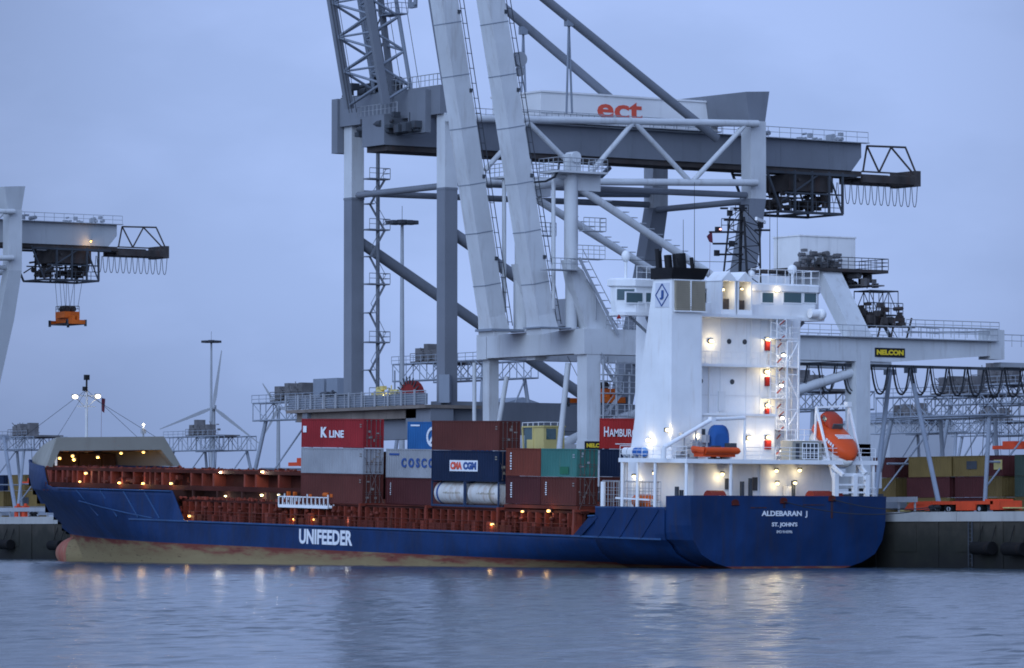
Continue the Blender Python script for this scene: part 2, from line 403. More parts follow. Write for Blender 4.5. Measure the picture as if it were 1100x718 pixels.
def letters(text, p, right, up, height, width=None, bold=0.02, depth=0.02, m=None, parent=None, name='lettering', shear=0.0, spacing=1.0):
    """raised lettering standing on a surface: p is the lower left corner of the line"""
    cu = bpy.data.curves.new('text', 'FONT'); cu.body = text; cu.size = 1.0; cu.extrude = 0.0; cu.offset = bold; cu.shear = shear; cu.space_character = spacing
    cu.resolution_u = 3
    ob = bpy.data.objects.new('text', cu); COL.objects.link(ob)
    dg = bpy.context.evaluated_depsgraph_get(); dg.update()
    me = bpy.data.meshes.new_from_object(ob.evaluated_get(dg))
    pts = [v_.co.copy() for v_ in me.vertices]; fs_ = [tuple(f.vertices) for f in me.polygons]
    bpy.data.objects.remove(ob); bpy.data.curves.remove(cu); bpy.data.meshes.remove(me)
    x0 = min(q_.x for q_ in pts); x1 = max(q_.x for q_ in pts); y0 = min(q_.y for q_ in pts); y1 = max(q_.y for q_ in pts)
    ky = height / (y1 - y0); kx = (width / (x1 - x0)) if width else ky
    right = Vector(right).normalized(); up = Vector(up).normalized(); nrm = right.cross(up)
    front = [Vector(p) + right * ((q_.x - x0) * kx) + up * ((q_.y - y0) * ky) + nrm * depth for q_ in pts]
    mb = MB(); mb.add(front, fs_)
    # rims give the letters a real thickness
    ec = {}
    for f in fs_:
        for i in range(len(f)):
            a, b_ = f[i], f[(i + 1) % len(f)]
            k = (min(a, b_), max(a, b_)); ec.setdefault(k, []).append((a, b_))
    back = [q_ - nrm * depth for q_ in front]
    n = len(front)
    mb2 = MB(); mb2.add(front + back, list(fs_) + [(b_, a, n + a, n + b_) for k, l_ in ec.items() if len(l_) == 1 for a, b_ in l_])
    return link(name, mb2, m or mat_letter, parent)
def point_light(parent, p, power, col, r=0.12):
    parent = host(parent)
    ld = bpy.data.lights.new('lamp_light', 'POINT'); ld.energy = power; ld.color = col; ld.shadow_soft_size = r; ld.specular_factor = 0.04
    o = bpy.data.objects.new('lamp_light', ld); COL.objects.link(o)
    inv = ROOTINV.get(top_of(parent).name)
    o.location = inv @ Vector(p) if inv is not None else p
    o.parent = parent
    return o
WARM = (1.0, 0.80, 0.45); SOD = (1.0, 0.58, 0.20); COOL = (1.0, 0.92, 0.78)
def lamp(parent, p, d, power, size=0.28, col=WARM, lens=None, name='floodlight'):
    """bulkhead lamp at p shining towards d; its light is its own"""
    p = Vector(p); d = Vector(d).normalized()
    h = MB().beam(p - d * 0.12, p, size * 1.5, size * 1.1)
    ho = link(name, h, mat_dksteel, parent)
    l_ = MB().ball(p + d * 0.1, size * 0.72, size * 0.72, size * 0.5, 14, 8)
    link('lens', l_, lens or mat_lens, ho)
    if power: point_light(ho, p + d * 0.42, power, col)
    return ho
# ================================================================== SETTING
import numpy as np
def axis(segs):
    out = [segs[0][0]]
    for (a0_, a1_, st_) in segs:
        n_ = max(1, int(round((a1_ - a0_) / st_))); out += [a0_ + (a1_ - a0_) * (k + 1) / n_ for k in range(n_)]
    return np.array(out)
ga = axis([(-4000, -400, 600), (-400, 60, 46), (60, 100, 4), (100, 200, .42), (200, 330, .5), (330, 560, .7), (560, 700, 7), (700, 5000, 430)])     # away from the photographer
gb = axis([(-5000, -400, 460), (-400, -90, 15.5), (-90, 90, .55), (90, 400, 15.5), (400, 5000, 460)])                                         # across
AA, BB = np.meshgrid(ga, gb, indexing='ij')
fX, fY, rX, rY = -math.sin(THETA), math.cos(THETA), math.cos(THETA), math.sin(THETA)
WX = AA * fX + BB * rX; WY = AA * fY + BB * rY
rs = np.random.RandomState(5)
Hh = np.zeros_like(WX)
for k in range(64):      # a chop of many small wave trains, mostly down-wind
    lam = 1.0 * (2.3 / 1.0) ** (rs.rand() ** 1.6); th = rs.randn() * .75 + 2.2
    slope = .0185; kk = 2 * math.pi / lam
    Hh += slope / kk * np.sin(kk * (WX * math.cos(th) + WY * math.sin(th)) + rs.rand() * 6.283)
gust = .75 + .35 * np.sin(WX * .021 + 1.3 * np.sin(WY * .017)) * np.sin(WY * .034 + 1.0)
fade = np.clip((AA - 62) / 40, 0, 1) * np.clip((690 - AA) / 130, 0, 1) * np.clip((95 - np.abs(BB)) / 6, 0, 1)
Hh *= gust * fade
na_, nb_ = WX.shape
idx = np.arange(na_ * nb_).reshape(na_, nb_)
quads = np.stack([idx[:-1, :-1], idx[:-1, 1:], idx[1:, 1:], idx[1:, :-1]], -1).reshape(-1, 4)
cen = WY.ravel()[quads].max(1); quads = quads[WY.ravel()[quads].min(1) < 276]        # the basin ends at the quay
me = bpy.data.meshes.new('water')
me.vertices.add(na_ * nb_); me.vertices.foreach_set('co', np.stack([WX, WY, Hh], -1).ravel())
me.loops.add(quads.size); me.loops.foreach_set('vertex_index', quads.ravel())
me.polygons.add(len(quads)); me.polygons.foreach_set('loop_start', np.arange(len(quads)) * 4); me.polygons.foreach_set('loop_total', np.full(len(quads), 4))
me.polygons.foreach_set('use_smooth', np.ones(len(quads), bool))
me.update(calc_edges=True); me.validate(); me.materials.append(mat_water)
wat = bpy.data.objects.new('water', me); COL.objects.link(wat); wat['kind'] = 'structure'
QY, QZ = 271.5, 5.0
structure('quay_apron', MB().box(-6000, 3000, QY + 1.2, 9000, -2, QZ), mat_apron)

qw = root('quay_wall', (-300, QY, 0), 'long damp concrete quay wall with pale coping behind the ship', 'quay wall')
w = MB(); w.box(-2500, 900, QY, QY + 1.2, -5, QZ - 0.75)
link('wall', w, mat_quay, qw)
w = MB()
for i in range(-60, 22):
    x0 = -300 + i * 12.0
    w.box(x0 + 0.03, x0 + 11.97, QY - 0.12, QY + 1.4, QZ - 0.75, QZ + 0.12)
link('coping', w, mat_coping, qw)
w = MB()
for i in range(-30, 20):
    x0 = -318 + i * 9.0
    w.box(x0, x0 + 0.4, QY - 0.1, QY + 0.1, -1, QZ - 0.8)
    w.box(x0 + 3, x0 + 6.2, QY - 0.07, QY + 0.1, 1.5, QZ - 0.9)
link('wall_panel', w, mat_quay, qw, 'shallow buttress panels on the quay face')

b = MB()
for x_ in (-462, -548, -586, -310, -322, -274):
    b.cut()
    for dx in (-.25, .25): b.box(x_ + dx - .04, x_ + dx + .04, QY - .22, QY - .12, .2, QZ - .8)
    for k in range(10): b.box(x_ - .25, x_ + .25, QY - .2, QY - .15, .5 + k * .38, .55 + k * .38)
link_each('wall_ladder', b, mat_dksteel, qw)
# rubber fenders hung on the wall, mooring bollards on the coping
def fender(px, py, label):
    p = at(px, py, Y=QY - 0.75)
    f = MB(); f.tube((p.x - 1.3, p.y, p.z), (p.x + 1.3, p.y, p.z), 0.6, 14)
    f.tube((p.x - 0.9, p.y, p.z), (p.x - 0.9, QY + 0.1, QZ - 0.9), 0.05, 4); f.tube((p.x + 0.9, p.y, p.z), (p.x + 0.9, QY + 0.1, QZ - 0.9), 0.05, 4)
    solo('quay_fender', f, mat_rubber, label, 'fender', 'rubber fenders on the quay wall')
fender(6, 585, 'black cylindrical rubber fender on the quay wall at the far left edge of the photo')
fender(60, 586, 'black cylindrical rubber fender on the quay wall just left of the ship bulb')
fender(1056, 589, 'black cylindrical rubber fender on the quay wall nearer the ship stern, of the right-hand pair')
fender(1090, 590, 'black cylindrical rubber fender on the quay wall at the right edge of the photo')
def bollard(px, py, label):
    p = at(px, py, Y=QY + 0.5)
    f = MB()
    for dx in (-0.42, 0.42):
        f.tube((p.x + dx, p.y, QZ + .1), (p.x + dx, p.y, QZ + 0.5), 0.2, 10); f.ball((p.x + dx, p.y, QZ + 0.55), 0.34, 0.34, 0.2, 10, 6)
    f.box(p.x - 0.8, p.x + 0.8, p.y - 0.3, p.y + 0.3, QZ + 0.1, QZ + 0.2)
    return solo('mooring_bollard', f, mat_black, label, 'bollard', 'bollards along the quay edge')
bollard(1004, 557, 'dark twin mooring bollard on the coping to the right of the ship stern')
bollard(36, 560, 'dark twin mooring bollard on the coping left of the ship bow')

# ================================================================== SHIP
TRIM = rad(1.22)
SHIPM = Matrix.Translation((-332.6, 247.7, 0)) @ Matrix.Rotation(TRIM, 4, 'Y')
SHIPI = SHIPM.inverted()
BR = 11.25
def sp(px, py, t=None, s=None):
    """sight line to a plane of the ship: t = metres in from the port side, s = metres forward of the transom -> (s, t, z)"""
    o = SHIPI @ CAMP; d = SHIPI.to_3x3() @ ray(px, py)
    k = (t - o.y) / d.y if t is not None else (-s - o.x) / d.x
    p = o + d * k
    return Vector((-p.x, p.y, p.z))
def S(s, t, z): return Vector((-s, t, z))
def spl(px, py, **k):
    p = sp(px, py, **k); return Vector((-p.x, p.y, p.z))
ship = root('container_ship', None, 'blue hulled container feeder ship with white superstructure moored along the quay', 'ship', M=SHIPM, local=True)

def lerp_tab(x, xs, ys):
    if x <= xs[0]: return ys[0]
    for i in range(1, len(xs)):
        if x <= xs[i]:
            return ys[i - 1] + (ys[i] - ys[i - 1]) * (x - xs[i - 1]) / (xs[i] - xs[i - 1]) if xs[i] > xs[i - 1] else ys[i]
    return ys[-1]
def sstep(x): x = max(0, min(1, x)); return x * x * (3 - 2 * x)
def hb(s, z):
    b_ = BR
    s0 = lerp_tab(z, [-3, 0.2, 2.55, 5.6, 8.5], [84, 90, 97, 109, 105]); s1 = lerp_tab(z, [-3, 0.2, 2.55, 5.6, 8.5], [132, 133, 137, 141.8, 143])
    pw = lerp_tab(z, [-3, 0.2, 2.55, 5.6], [1.5, 1.6, 1.8, 2.0])
    if s > s0: b_ *= max(0.0, 1 - min(1, (s - s0) / (s1 - s0)) ** pw)
    if s < 46:
        bt = lerp_tab(z, [-4, -1.5, -.4, .1, .6, 1.3, 2.5, 4, 7], [1.5, 3, 4.5, 6.8, 8.6, 9.9, 10.75, 11.1, 11.2])
        ln = lerp_tab(z, [-4, 0.2, 1.3, 2.3, 2.56, 4], [44, 36, 30, 16, 5, 2])
        b_ = min(b_, bt + (BR - bt) * sstep(s / ln))
    return b_
ZD = 2.55
def ztop(s): return lerp_tab(s, [0, 3.6, 3.62, 14.3, 14.32, 15.4, 18.0, 88.5, 91.0, 120.6, 124, 143], [6.55, 6.45, 5.35, 5.25, 4.45, 4.4, ZD, ZD, 5.65, 5.65, 8.0, 8.6])
ss = [0, .4, 1, 2, 3.0, 3.6, 3.62, 5, 7, 9, 11, 14.3, 14.32, 15.4, 18, 21, 25, 30, 40, 50, 60, 70, 80, 84, 88.5, 91, 94, 97, 100, 103, 106, 109, 112, 115, 117, 119, 121, 122.5, 124, 126, 128, 130, 132, 133, 134, 135, 136, 137, 138, 139, 140, 141, 142, 143]
zl = [-4, -2.5, -1.2, -.4, 0.2, 0.55, 0.9, 1.3, 1.75, 2.15, ZD]
NU = 6
def lev(s):
    return zl + [ZD + (ztop(s) - ZD) * k / NU for k in range(1, NU + 1)]
hull = MB()
for side in (-1, 1):
    rows = []
    for s_ in ss:
        rows.append([S(s_, BR + side * hb(s_, z_), z_) for z_ in lev(s_)])
    for i in range(len(ss) - 1):
        if ss[i + 1] - ss[i] < 0.05: continue
        for j in range(len(rows[0]) - 1):
            q4 = [rows[i][j], rows[i + 1][j], rows[i + 1][j + 1], rows[i][j + 1]]
            if all(abs(p.y - BR) < 1e-4 for p in q4): continue
            if j >= len(zl) - 1 and ztop(ss[i]) < ZD + .02 and ztop(ss[i + 1]) < ZD + .02: continue
            hull.add(q4, [(0, 1, 2, 3)], 1 if zl[min(j, len(zl) - 1)] < 0.15 else 0, not (ss[i] < 18 and j >= len(zl) - 1))
zz = lev(0)
for j in range(len(zz) - 1):     # transom
    a, b_ = hb(0, zz[j]), hb(0, zz[j + 1])
    hull.add([S(0, BR - a, zz[j]), S(0, BR + a, zz[j]), S(0, BR + b_, zz[j + 1]), S(0, BR - b_, zz[j + 1])], [(0, 1, 2, 3)], 1 if zz[j] < 0.15 else 0)
ho = link('hull', hull, [mat_blue, mat_boot], ship)
bmh = bmesh.new(); bmh.from_mesh(ho.data); bmesh.ops.remove_doubles(bmh, verts=bmh.verts, dist=0.002)
bmesh.ops.recalc_face_normals(bmh, faces=bmh.faces)
for ed in bmh.edges:
    if len(ed.link_faces) == 2 and ed.calc_face_angle(0) > rad(28): ed.smooth = False
bmh.to_mesh(ho.data); bmh.free()
md = ho.modifiers.new('plating', 'SOLIDIFY'); md.thickness = 0.12; md.offset = -1

# bulb
b = MB()
nu, nv = 20, 18
vs_ = []
for j in range(nv + 1):
    k = j / nv
    s_ = 118 + k * 17.6
    r_ = 2.25 * math.sqrt(max(0, 1 - (max(0, (s_ - 128) / 7.6)) ** 2)) if s_ > 128 else 2.25
    for i in range(nu):
        a = 2 * math.pi * i / nu
        vs_.append(S(s_, BR + r_ * 0.88 * math.cos(a), -1.95 + r_ * math.sin(a)))
fs1 = [(j * nu + i, j * nu + (i + 1) % nu, (j + 1) * nu + (i + 1) % nu, (j + 1) * nu + i) for j in range(nv) for i in range(nu)]
b.add(vs_, fs1, 0, True)
for k in range(len(b.f)):
    if (k // nu) >= 13: b.m[k] = 1
link('bulbous_bow', b, [mat_boot, mat_bulb], ho)

# rubbing strakes and knuckle lines
b = MB()
pts = [S(s_, BR - hb(s_, ZD) - 0.05, ZD) for s_ in [4.2, 7, 11, 15, 20, 30, 60, 88.5, 94, 100]]
for i in range(len(pts) - 1): b.beam(pts[i], pts[i + 1], 0.22, 0.16)
pts = [S(s_, BR - hb(s_, ztop(s_)) - 0.03, ztop(s_)) for s_ in (91.2, 97, 103, 109, 113, 117)]
for i in range(len(pts) - 1): b.beam(pts[i], pts[i + 1], 0.3, 0.12)
b.beam(S(3.7, 0.08, 5.38), S(14.3, 0.02, 5.28), 0.3, 0.14); b.beam(S(14.4, 0.02, 4.5), S(15.5, 0.02, 4.44), 0.3, 0.12)
pts = [S(s_, BR - hb(s_, z_) - 0.04, z_) for s_, z_ in ((112, 4.3), (106, 3.7), (100, 3.15), (95, 2.75))]
for i in range(len(pts) - 1): b.beam(pts[i], pts[i + 1], 0.16, 0.10)
link('rubbing_strake', b, mat_bluel, ho)
b = MB()     # raking frames on the after bulwark
for s0 in (4.6, 7.9, 11.2, 14.0):
    b.cut(); b.beam(S(s0 + 2.6, BR - hb(s0 + 2.6, ZD + .1) - 0.06, ZD + 0.1), S(s0, BR - hb(s0, 5.2) - 0.06, 5.22 if s0 < 13 else 4.4), 0.26, 0.30)
link_each('bulwark_frame', b, mat_blue, ho)
b = MB()
for s0 in (93.5, 98, 103, 108.5):
    b.cut(); b.beam(S(s0, BR - hb(s0, 2.7) - 0.04, 2.75), S(s0 + 3.2, BR - hb(s0 + 3.2, 5.5) - 0.04, 5.5), 0.10, 0.12)
link_each('bulwark_frame', b, mat_bluel, ho)
# hawse openings and rust runs on the transom, draught marks
b = MB()
for px, py in ((790, 540), (842, 538), (894, 535.5)):
    p = spl(px, py, s=-0.05); b.cut()
    n = 12
    b.prism([p + Vector((0, 0.42 * math.cos(2 * math.pi * i / n), 0.28 * math.sin(2 * math.pi * i / n))) for i in range(n)], (-.08, 0, 0))
    b.tube(p + Vector((0.02, -.4, -.2)), p + Vector((0.02, .4, -.2)), 0.07, 6)
link_each('hawse_opening', b, paint('hawse_rust', (0.10, 0.02, 0.015), 0.7, 0.4, 0.6), ho)
b = MB()
p = spl(842.5, 541, s=-0.02); b.cut(); b.box(p.x - .02, p.x + .015, p.y - .12, p.y + .12, p.z - .42, p.z)
p = spl(894, 538, s=-0.02); b.cut(); b.box(p.x - .02, p.x + .015, p.y - .15, p.y + .1, p.z - 1.6, p.z)
p = spl(815, 545, s=-0.02); b.cut(); b.box(p.x - .02, p.x + .015, p.y - .9, p.y + .9, p.z - .1, p.z)
p = spl(875, 542, s=-0.02); b.cut(); b.box(p.x - .02, p.x + .015, p.y - 1.3, p.y + 1.1, p.z - .1, p.z)
link_each('rust_streak', b, paint('rust_run', (0.035, 0.03, 0.05), 0.7, 0.4, 0.8, RUST, 2.0, dirt_pos=0.5), ho)

# lettering on the hull
p0 = sp(321, 587, t=-0.05); p1 = sp(378, 587, t=-0.05)
letters('UNIFEEDER', S(p0.x, -0.015, 0.72), (1, 0, 0), (0, 0, 1), 1.5, abs(p0.x - p1.x), 0.035, 0.02, mat_letter, ho)
def stern_text(txt, x0, x1, ytop, ybot, bold=0.02):
    a = sp(x0, ybot, s=0); c = sp(x1, ybot, s=0); d = sp((x0 + x1) / 2, ytop, s=0)
    letters(txt, S(-0.015, a.y, a.z), (0, 1, 0), (0, 0, 1), d.z - a.z, c.y - a.y, bold, 0.02, mat_letter, ho)
stern_text('ALDEBARAN  J', 818, 867, 549, 556.2, 0.03)
stern_text("ST. JOHN'S", 829, 856.3, 561.3, 567, 0.03)
stern_text('IMO 9143996', 834.3, 850.8, 570, 573, 0.0)

# decks
def deckstrip(s0, s1, z_, inset=0.14, thick=0.1):
    m_ = MB(); n = max(2, int((s1 - s0) / 2))
    for i in range(n):
        a, c = s0 + (s1 - s0) * i / n, s0 + (s1 - s0) * (i + 1) / n
        ba, bc = max(0.05, hb(a, z_) - inset), max(0.05, hb(c, z_) - inset)
        m_.hexa([S(a, BR - ba, z_ - thick), S(a, BR + ba, z_ - thick), S(c, BR + bc, z_ - thick), S(c, BR - bc, z_ - thick),
                 S(a, BR - ba, z_), S(a, BR + ba, z_), S(c, BR + bc, z_), S(c, BR - bc, z_)])
    return m_
link('main_deck', deckstrip(14.5, 124, 2.45), mat_deckdk, ship)
link('forecastle_deck', deckstrip(118, 140.5, 5.4), mat_redox, ship)
link('poop_deck', deckstrip(0.3, 14.5, 5.15), mat_deckdk, ship)

# ---- forecastle cover (whaleback)
def arch(s_, k=1.0, zadd=0.0):
    w0, w1 = 9.15, 6.9
    if k < 1: w0, w1 = w0 * k, w1 * k
    return [S(s_, BR - w0 + (1.0 if k == 1 else .3), 7.8), S(s_, BR - w1, 11.15 + zadd), S(s_, BR + w1, 11.4 + zadd), S(s_, BR + w0, 8.1)]
def arch_in(s_, d=1.45):
    return [S(s_, BR - 9.15 + 1.7, 7.8), S(s_, BR - 6.9 + .35, 11.15 - d), S(s_, BR + 6.9 - .35, 11.4 - d), S(s_, BR + 9.15 - 0.9, 8.1)]
b = MB()
st = [(124.0, 1.0, 0), (129, .70, -.3), (134, .46, -.9), (138, .24, -1.6), (141.5, .06, -2.4)]
for i in range(len(st) - 1):
    A, C_ = arch(*st[i]), arch(*st[i + 1])
    for j in range(3): b.add([A[j], A[j + 1], C_[j + 1], C_[j]], [(0, 1, 2, 3)])
A, C_ = arch(124.0), arch_in(124.0)
A2 = [p + Vector((-0.9, 0, 0)) for p in C_]
for j in range(3):
    b.add([A[j], A[j + 1], C_[j + 1], C_[j]], [(0, 1, 2, 3)])       # the pale fascia
    b.add([C_[j], C_[j + 1], A2[j + 1], A2[j]], [(0, 1, 2, 3)])
A3 = [p + Vector((-0.9, 0, 0)) for p in A]
cov = link('forecastle_cover', b, mat_cream, ship)
md = cov.modifiers.new('plating', 'SOLIDIFY'); md.thickness = 0.08; md.offset = 0
b = MB()
b.box(-131, -130.9, BR - 4.6, BR + 4.6, 5.4, 9.4)                    # bulkhead under the cover
for t_ in (7.5, 11, 14): b.box(-130.9, -130.6, t_, t_ + .3, 5.4, 9.4)
for s_ in (125.5, 127.5): b.beam(S(s_, BR - 5.6, 9.7), S(s_, BR + 5.6, 9.9), 0.2, 0.35)
link('bulkhead', b, paint('bulkhead_brown', (0.12, 0.07, 0.05), 0.7, 0.3, 0.5), cov)
b = MB()     # glowing panel on the bulkhead, its brightness stands in for an opening
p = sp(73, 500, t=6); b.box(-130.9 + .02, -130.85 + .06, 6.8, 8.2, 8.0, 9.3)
link('porthole', b, glow('pale_opening_glow', (0.55, 0.65, 0.85), 0.55), cov)
b = MB()
b.beam(S(124, 3.2, 7.9), S(120.6, 1.9, 5.7), 0.3, 0.22); b.cut(); b.beam(S(124, 20.2, 8.1), S(120.6, 21.0, 5.7), 0.3, 0.22)
link_each('bulwark_edge', b, mat_redlt, ship)
# windlass and gear under the cover
b = MB()
for t_ in (7.0, 14.5):
    b.cut(); b.tube(S(126.5, t_ - 1.2, 6.4), S(126.5, t_ + 1.2, 6.4), 0.75, 12); b.tube(S(126.5, t_ - 1.3, 6.4), S(126.5, t_ - 1.1, 6.4), 1.0, 14); b.tube(S(126.5, t_ + 1.1, 6.4), S(126.5, t_ + 1.3, 6.4), 1.0, 14)
    b.box(-127.4, -125.6, t_ - 1.6, t_ + 1.6, 5.4, 5.75)
link_each('windlass', b, mat_redox, ship)
# foremast with floodlights
fm = MB()
pb = spl(93, 470, s=131); pt = spl(93, 416, s=131)
fm.tube(S(131, pb.y, 9.5), pt, 0.20, 8, 0, 0.13)
fm.beam(pt + Vector((0, -1.7, -1.0)), pt + Vector((0, 1.7, -1.0)), 0.16); fm.beam(pt + Vector((0, -1.2, -2.2)), pt + Vector((0, 1.2, -2.2)), 0.12)
for dy in (-1.6, 1.6): fm.beam(pt + Vector((0, dy, -1.0)), pt + Vector((0, 0, -2.4)), 0.1)
fmo = link('foremast', fm, mat_crane_l, ship)
b = MB(); b.tube(pt, pt + Vector((0, 0, 1.0)), .12, 6); b.cbox(pt + Vector((0, 0, 1.1)), .5, .5, .6); b.cbox(pt + Vector((0, -.2, -.2)), .5, .4, .5)
link_each('mast_light', b, mat_black, fmo)
for px, py in ((80.5, 426.3), (105, 425.8)):
    p = spl(px, py, s=130.6)
    lamp(fmo, p, (1, -0.3, -0.25), 26, 0.46, WARM, mat_lens_w)
b = MB()
for q_ in (S(139, 6, 9.6), S(124.5, 4.6, 11.1), S(124.5, 15, 11.3)): b.cut(); b.tube(pt + Vector((0, 0, -0.3)), q_, 0.025, 4)
q0 = spl(154, 458, s=126)
b.cut(); b.tube(pt + Vector((0, 0, -.8)), spl(168, 470, s=124.5), 0.025, 4)
link_each('stay_wire', b, mat_cable, fmo)
b = MB(); f0 = pt + Vector((-.2, 2.1, -1.2)); b.prism([f0, f0 + Vector((0, .45, -.1)), f0 + Vector((0, .35, -1.7)), f0 + Vector((0, .05, -1.5))], (0.04, 0, 0))
b.tube(f0 + Vector((0, 0, 0.2)), f0 + Vector((0, 0, -6)), .02, 4)
link('flag', b, mat_cloth, fmo)
b = MB(); b.tube(S(q0.x * -1, q0.y, 10.8), q0, 0.12, 6); b.cbox(q0 + Vector((0, 0, -.6)), .4, .5, .5)
sm = link('signal_post', b, mat_steel, ship)
lamp(sm, q0 + Vector((0, 0, .15)), (1, -0.4, 0.1), 30, 0.22, COOL, mat_lens_w)

# ---- cargo deck: coamings, hatch covers, cell guides
co = MB()
for t_ in (1.7, 20.5): co.box(-92, -18.5, t_, t_ + 0.15, 2.45, 4.65)
co.box(-92, -18.5, 1.35, 2.2, 4.55, 4.82); co.box(-92, -18.5, 20.3, 21.1, 4.55, 4.82)
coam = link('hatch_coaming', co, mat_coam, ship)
co = MB(); rg = random.Random(3)
s_ = 19.0
while s_ < 91:
    co.cut(); co.box(-s_ - .09, -s_ + .09, 1.05, 1.7, 2.45, 4.6)
    if rg.random() < .6: co.box(-s_ - .3, -s_ + .3, .75, 1.2, 2.5, 2.5 + rg.uniform(.5, 1.3))
    s_ += rg.choice((1.1, 1.3, 1.5))
link_each('coaming_stiffener', co, mat_redlt, coam)
co = MB(); s_ = 19.5
while s_ < 91:     # pipework, lashing bins and vents along the side deck
    if rg.random() < .35: co.tube(S(s_, 0.8, 2.5), S(s_, 0.8, 3.4 + rg.random() * .8), 0.13, 8); co.ball(S(s_, 0.8, 3.6 + rg.random() * .5), .26, .26, .2, 8, 5)
    if rg.random() < .3: co.cbox(S(s_, 1.0, 2.9), 0.9, .6, .8)
    s_ += 1.0
for z_, t_ in ((3.0, 1.5), (3.55, 1.55), (4.1, 1.5)): co.tube(S(19, t_, z_), S(91, t_, z_), .07, 6)
link('deck_piping', co, mat_redox, coam)
co = MB(); co.rail([S(s_, 0.22, 2.5) for s_ in range(19, 90, 3)], 1.1, 1.5, 3, 0.035)
link('railing', co, mat_redox, ship)
co = MB()    # cell guides and lashing posts between bays
for s_ in (18.9, 31.35, 43.65, 55.55, 67.6):
    co.cut()
    for t_ in (0.75, 3.55, 6.05, 8.55, 11.05, 13.55, 16.05, 18.55, 21.2):
        co.box(-s_ - .14, -s_ + .14, t_ - .1, t_ + .1, 2.5, 5.35 if t_ > 1 else 4.9)
    co.box(-s_ - .2, -s_ + .2, .7, 21.4, 4.7, 4.95)
link_each('lashing_bridge', co, mat_redlt, ship)
hc = MB()
hc.box(-31.0, -19.0, 1.2, 21.4, 4.95, 5.28); hc.box(-55.3, -31.7, 1.2, 21.4, 4.80, 4.86); hc.box(-67.4, -55.8, 1.2, 21.4, 4.75, 4.83)
link('hatch_cover', hc, mat_redox, ship)
hc = MB(); hc.clutter(-91, -68, 1.0, 2.2, 4.8, 5.1, 90, 0, 5, .12, .38)
link('lashing_gear', hc, mat_redlt, coam)['kind'] = 'stuff'

# stacked hatch pontoons and open hold forward
S0, S1 = 68.0, 122.0
fh = MB()
fh.box(-S1, -S0, 2.0, 20.5, 7.55, 7.9); fh.box(-S1, -S0, 1.9, 2.25, 5.75, 6.25); fh.box(-S1, -S0, 20.2, 20.5, 5.75, 6.25)
fh.box(-S1, -S0, 3.4, 3.5, 6.2, 7.56)
fh.box(-S0 - .15, -S0, 1.95, 20.5, 5.75, 7.56)
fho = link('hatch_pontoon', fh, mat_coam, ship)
fh = MB(); s_ = S0 + .3; rg = random.Random(9)
while s_ < S1 - .4:
    fh.cut(); fh.box(-s_ - rg.uniform(.12, .3), -s_ + .1, 1.98, 3.4, 6.2, 7.56); s_ += rg.choice((2.3, 4.4, 4.6, 6.2)) if s_ < 91 else rg.choice((1.1, 1.6, 2.4))
link_each('web_plate', fh, mat_redlt, fho); fh = MB()
for k in range(26):
    s_ = S0 + 2 + k * 2.0; fh.cut(); fh.cbox(S(s_, 2.6, 7.96), 1.0, .5, .13)
link_each('twist_lock', fh, mat_redlt, fho)
fh = MB(); fh.clutter(-S1 + 1, -S0 - 1, 2.1, 6, 7.9, 8.1, 110, 0, 11, .10, .32)
fh.clutter(-S1 + 1, -92, 2.0, 3.2, 6.2, 7.4, 40, 0, 12, .2, .7)
link('deck_gear', fh, mat_redox, fho)['kind'] = 'stuff'
fh = MB()   # supports of the lower gap and the inner bulkhead
for s_ in range(70, 92, 5): fh.box(-s_ - .12, -s_ + .12, 1.9, 2.15, 4.8, 5.76)
fh.box(-92, -68, 4.5, 4.6, 4.8, 5.8)
fh.box(-103, -92, 2.4, 2.5, 3.0, 5.76)
fh.box(-92.2, -92, 0.5, 22, 2.5, 5.76)
link('hold_bulkhead', fh, mat_deckdk, fho)
# white accommodation ladder stowed on the side deck
g = MB(); a = spl(302, 541, t=0.9); c = spl(355, 541.5, t=0.9)
z0 = 4.45
for t_ in (0.6, 1.3):
    g.beam(S(-a.x, t_, z0), S(-c.x, t_, z0), .12, .3); g.beam(S(-a.x, t_, z0 + .95), S(-c.x, t_, z0 + .95), .10, .10)
    n = 12
    for i in range(n + 1):
        x_ = a.x + (c.x - a.x) * i / n; g.box(x_ - .05, x_ + .05, t_ - .05, t_ + .05, z0, z0 + .95 + (.3 if i in (0, 7, 12) else 0))
g.box(a.x, c.x, .6, 1.3, z0 - .1, z0)
link('accommodation_ladder', g, mat_white, ship)
g = MB(); g.clutter(a.x + .5, c.x - .3, 1.2, 2.0, 5.4, 5.9, 14, 0, 4, .2, .6)
link('lashing_gear', g, mat_orange, coam)['kind'] = 'stuff'

# lamps of the cargo deck
for px, py, t_, pw, ln in ((238, 507.5, 2.05, 60, 1), (283, 507, 2.05, 60, 1), (192, 534, 1.8, 25, 1), (243, 533, 4.4, 18, 1), (282, 532, 4.4, 40, 1), (300, 531.5, 3.0, 18, 1),
                           (204, 554.5, 0.9, 25, 0), (317, 558, 1.0, 22, 0), (338, 558, 1.0, 14, 0), (376, 559, 1.0, 10, 1), (529.5, 563.5, 0.9, 25, 0), (184.5, 519.5, 1.8, 30, 0),
                           (154.5, 519.5, 1.9, 40, 0), (129, 518.8, 1.9, 30, 0), (86.5, 517.5, 1.8, 18, 0), (93, 508.5, 1.8, 30, 0), (562, 549.5, 1.0, 14, 0), (590, 549, 1.0, 22, 0)):
    p = spl(px, py, t=t_)
    lamp(ship, p, (0.35, -1, -0.15), pw, 0.26 if pw > 20 else 0.2, COOL if ln else SOD, mat_lens if ln else mat_lens_o)
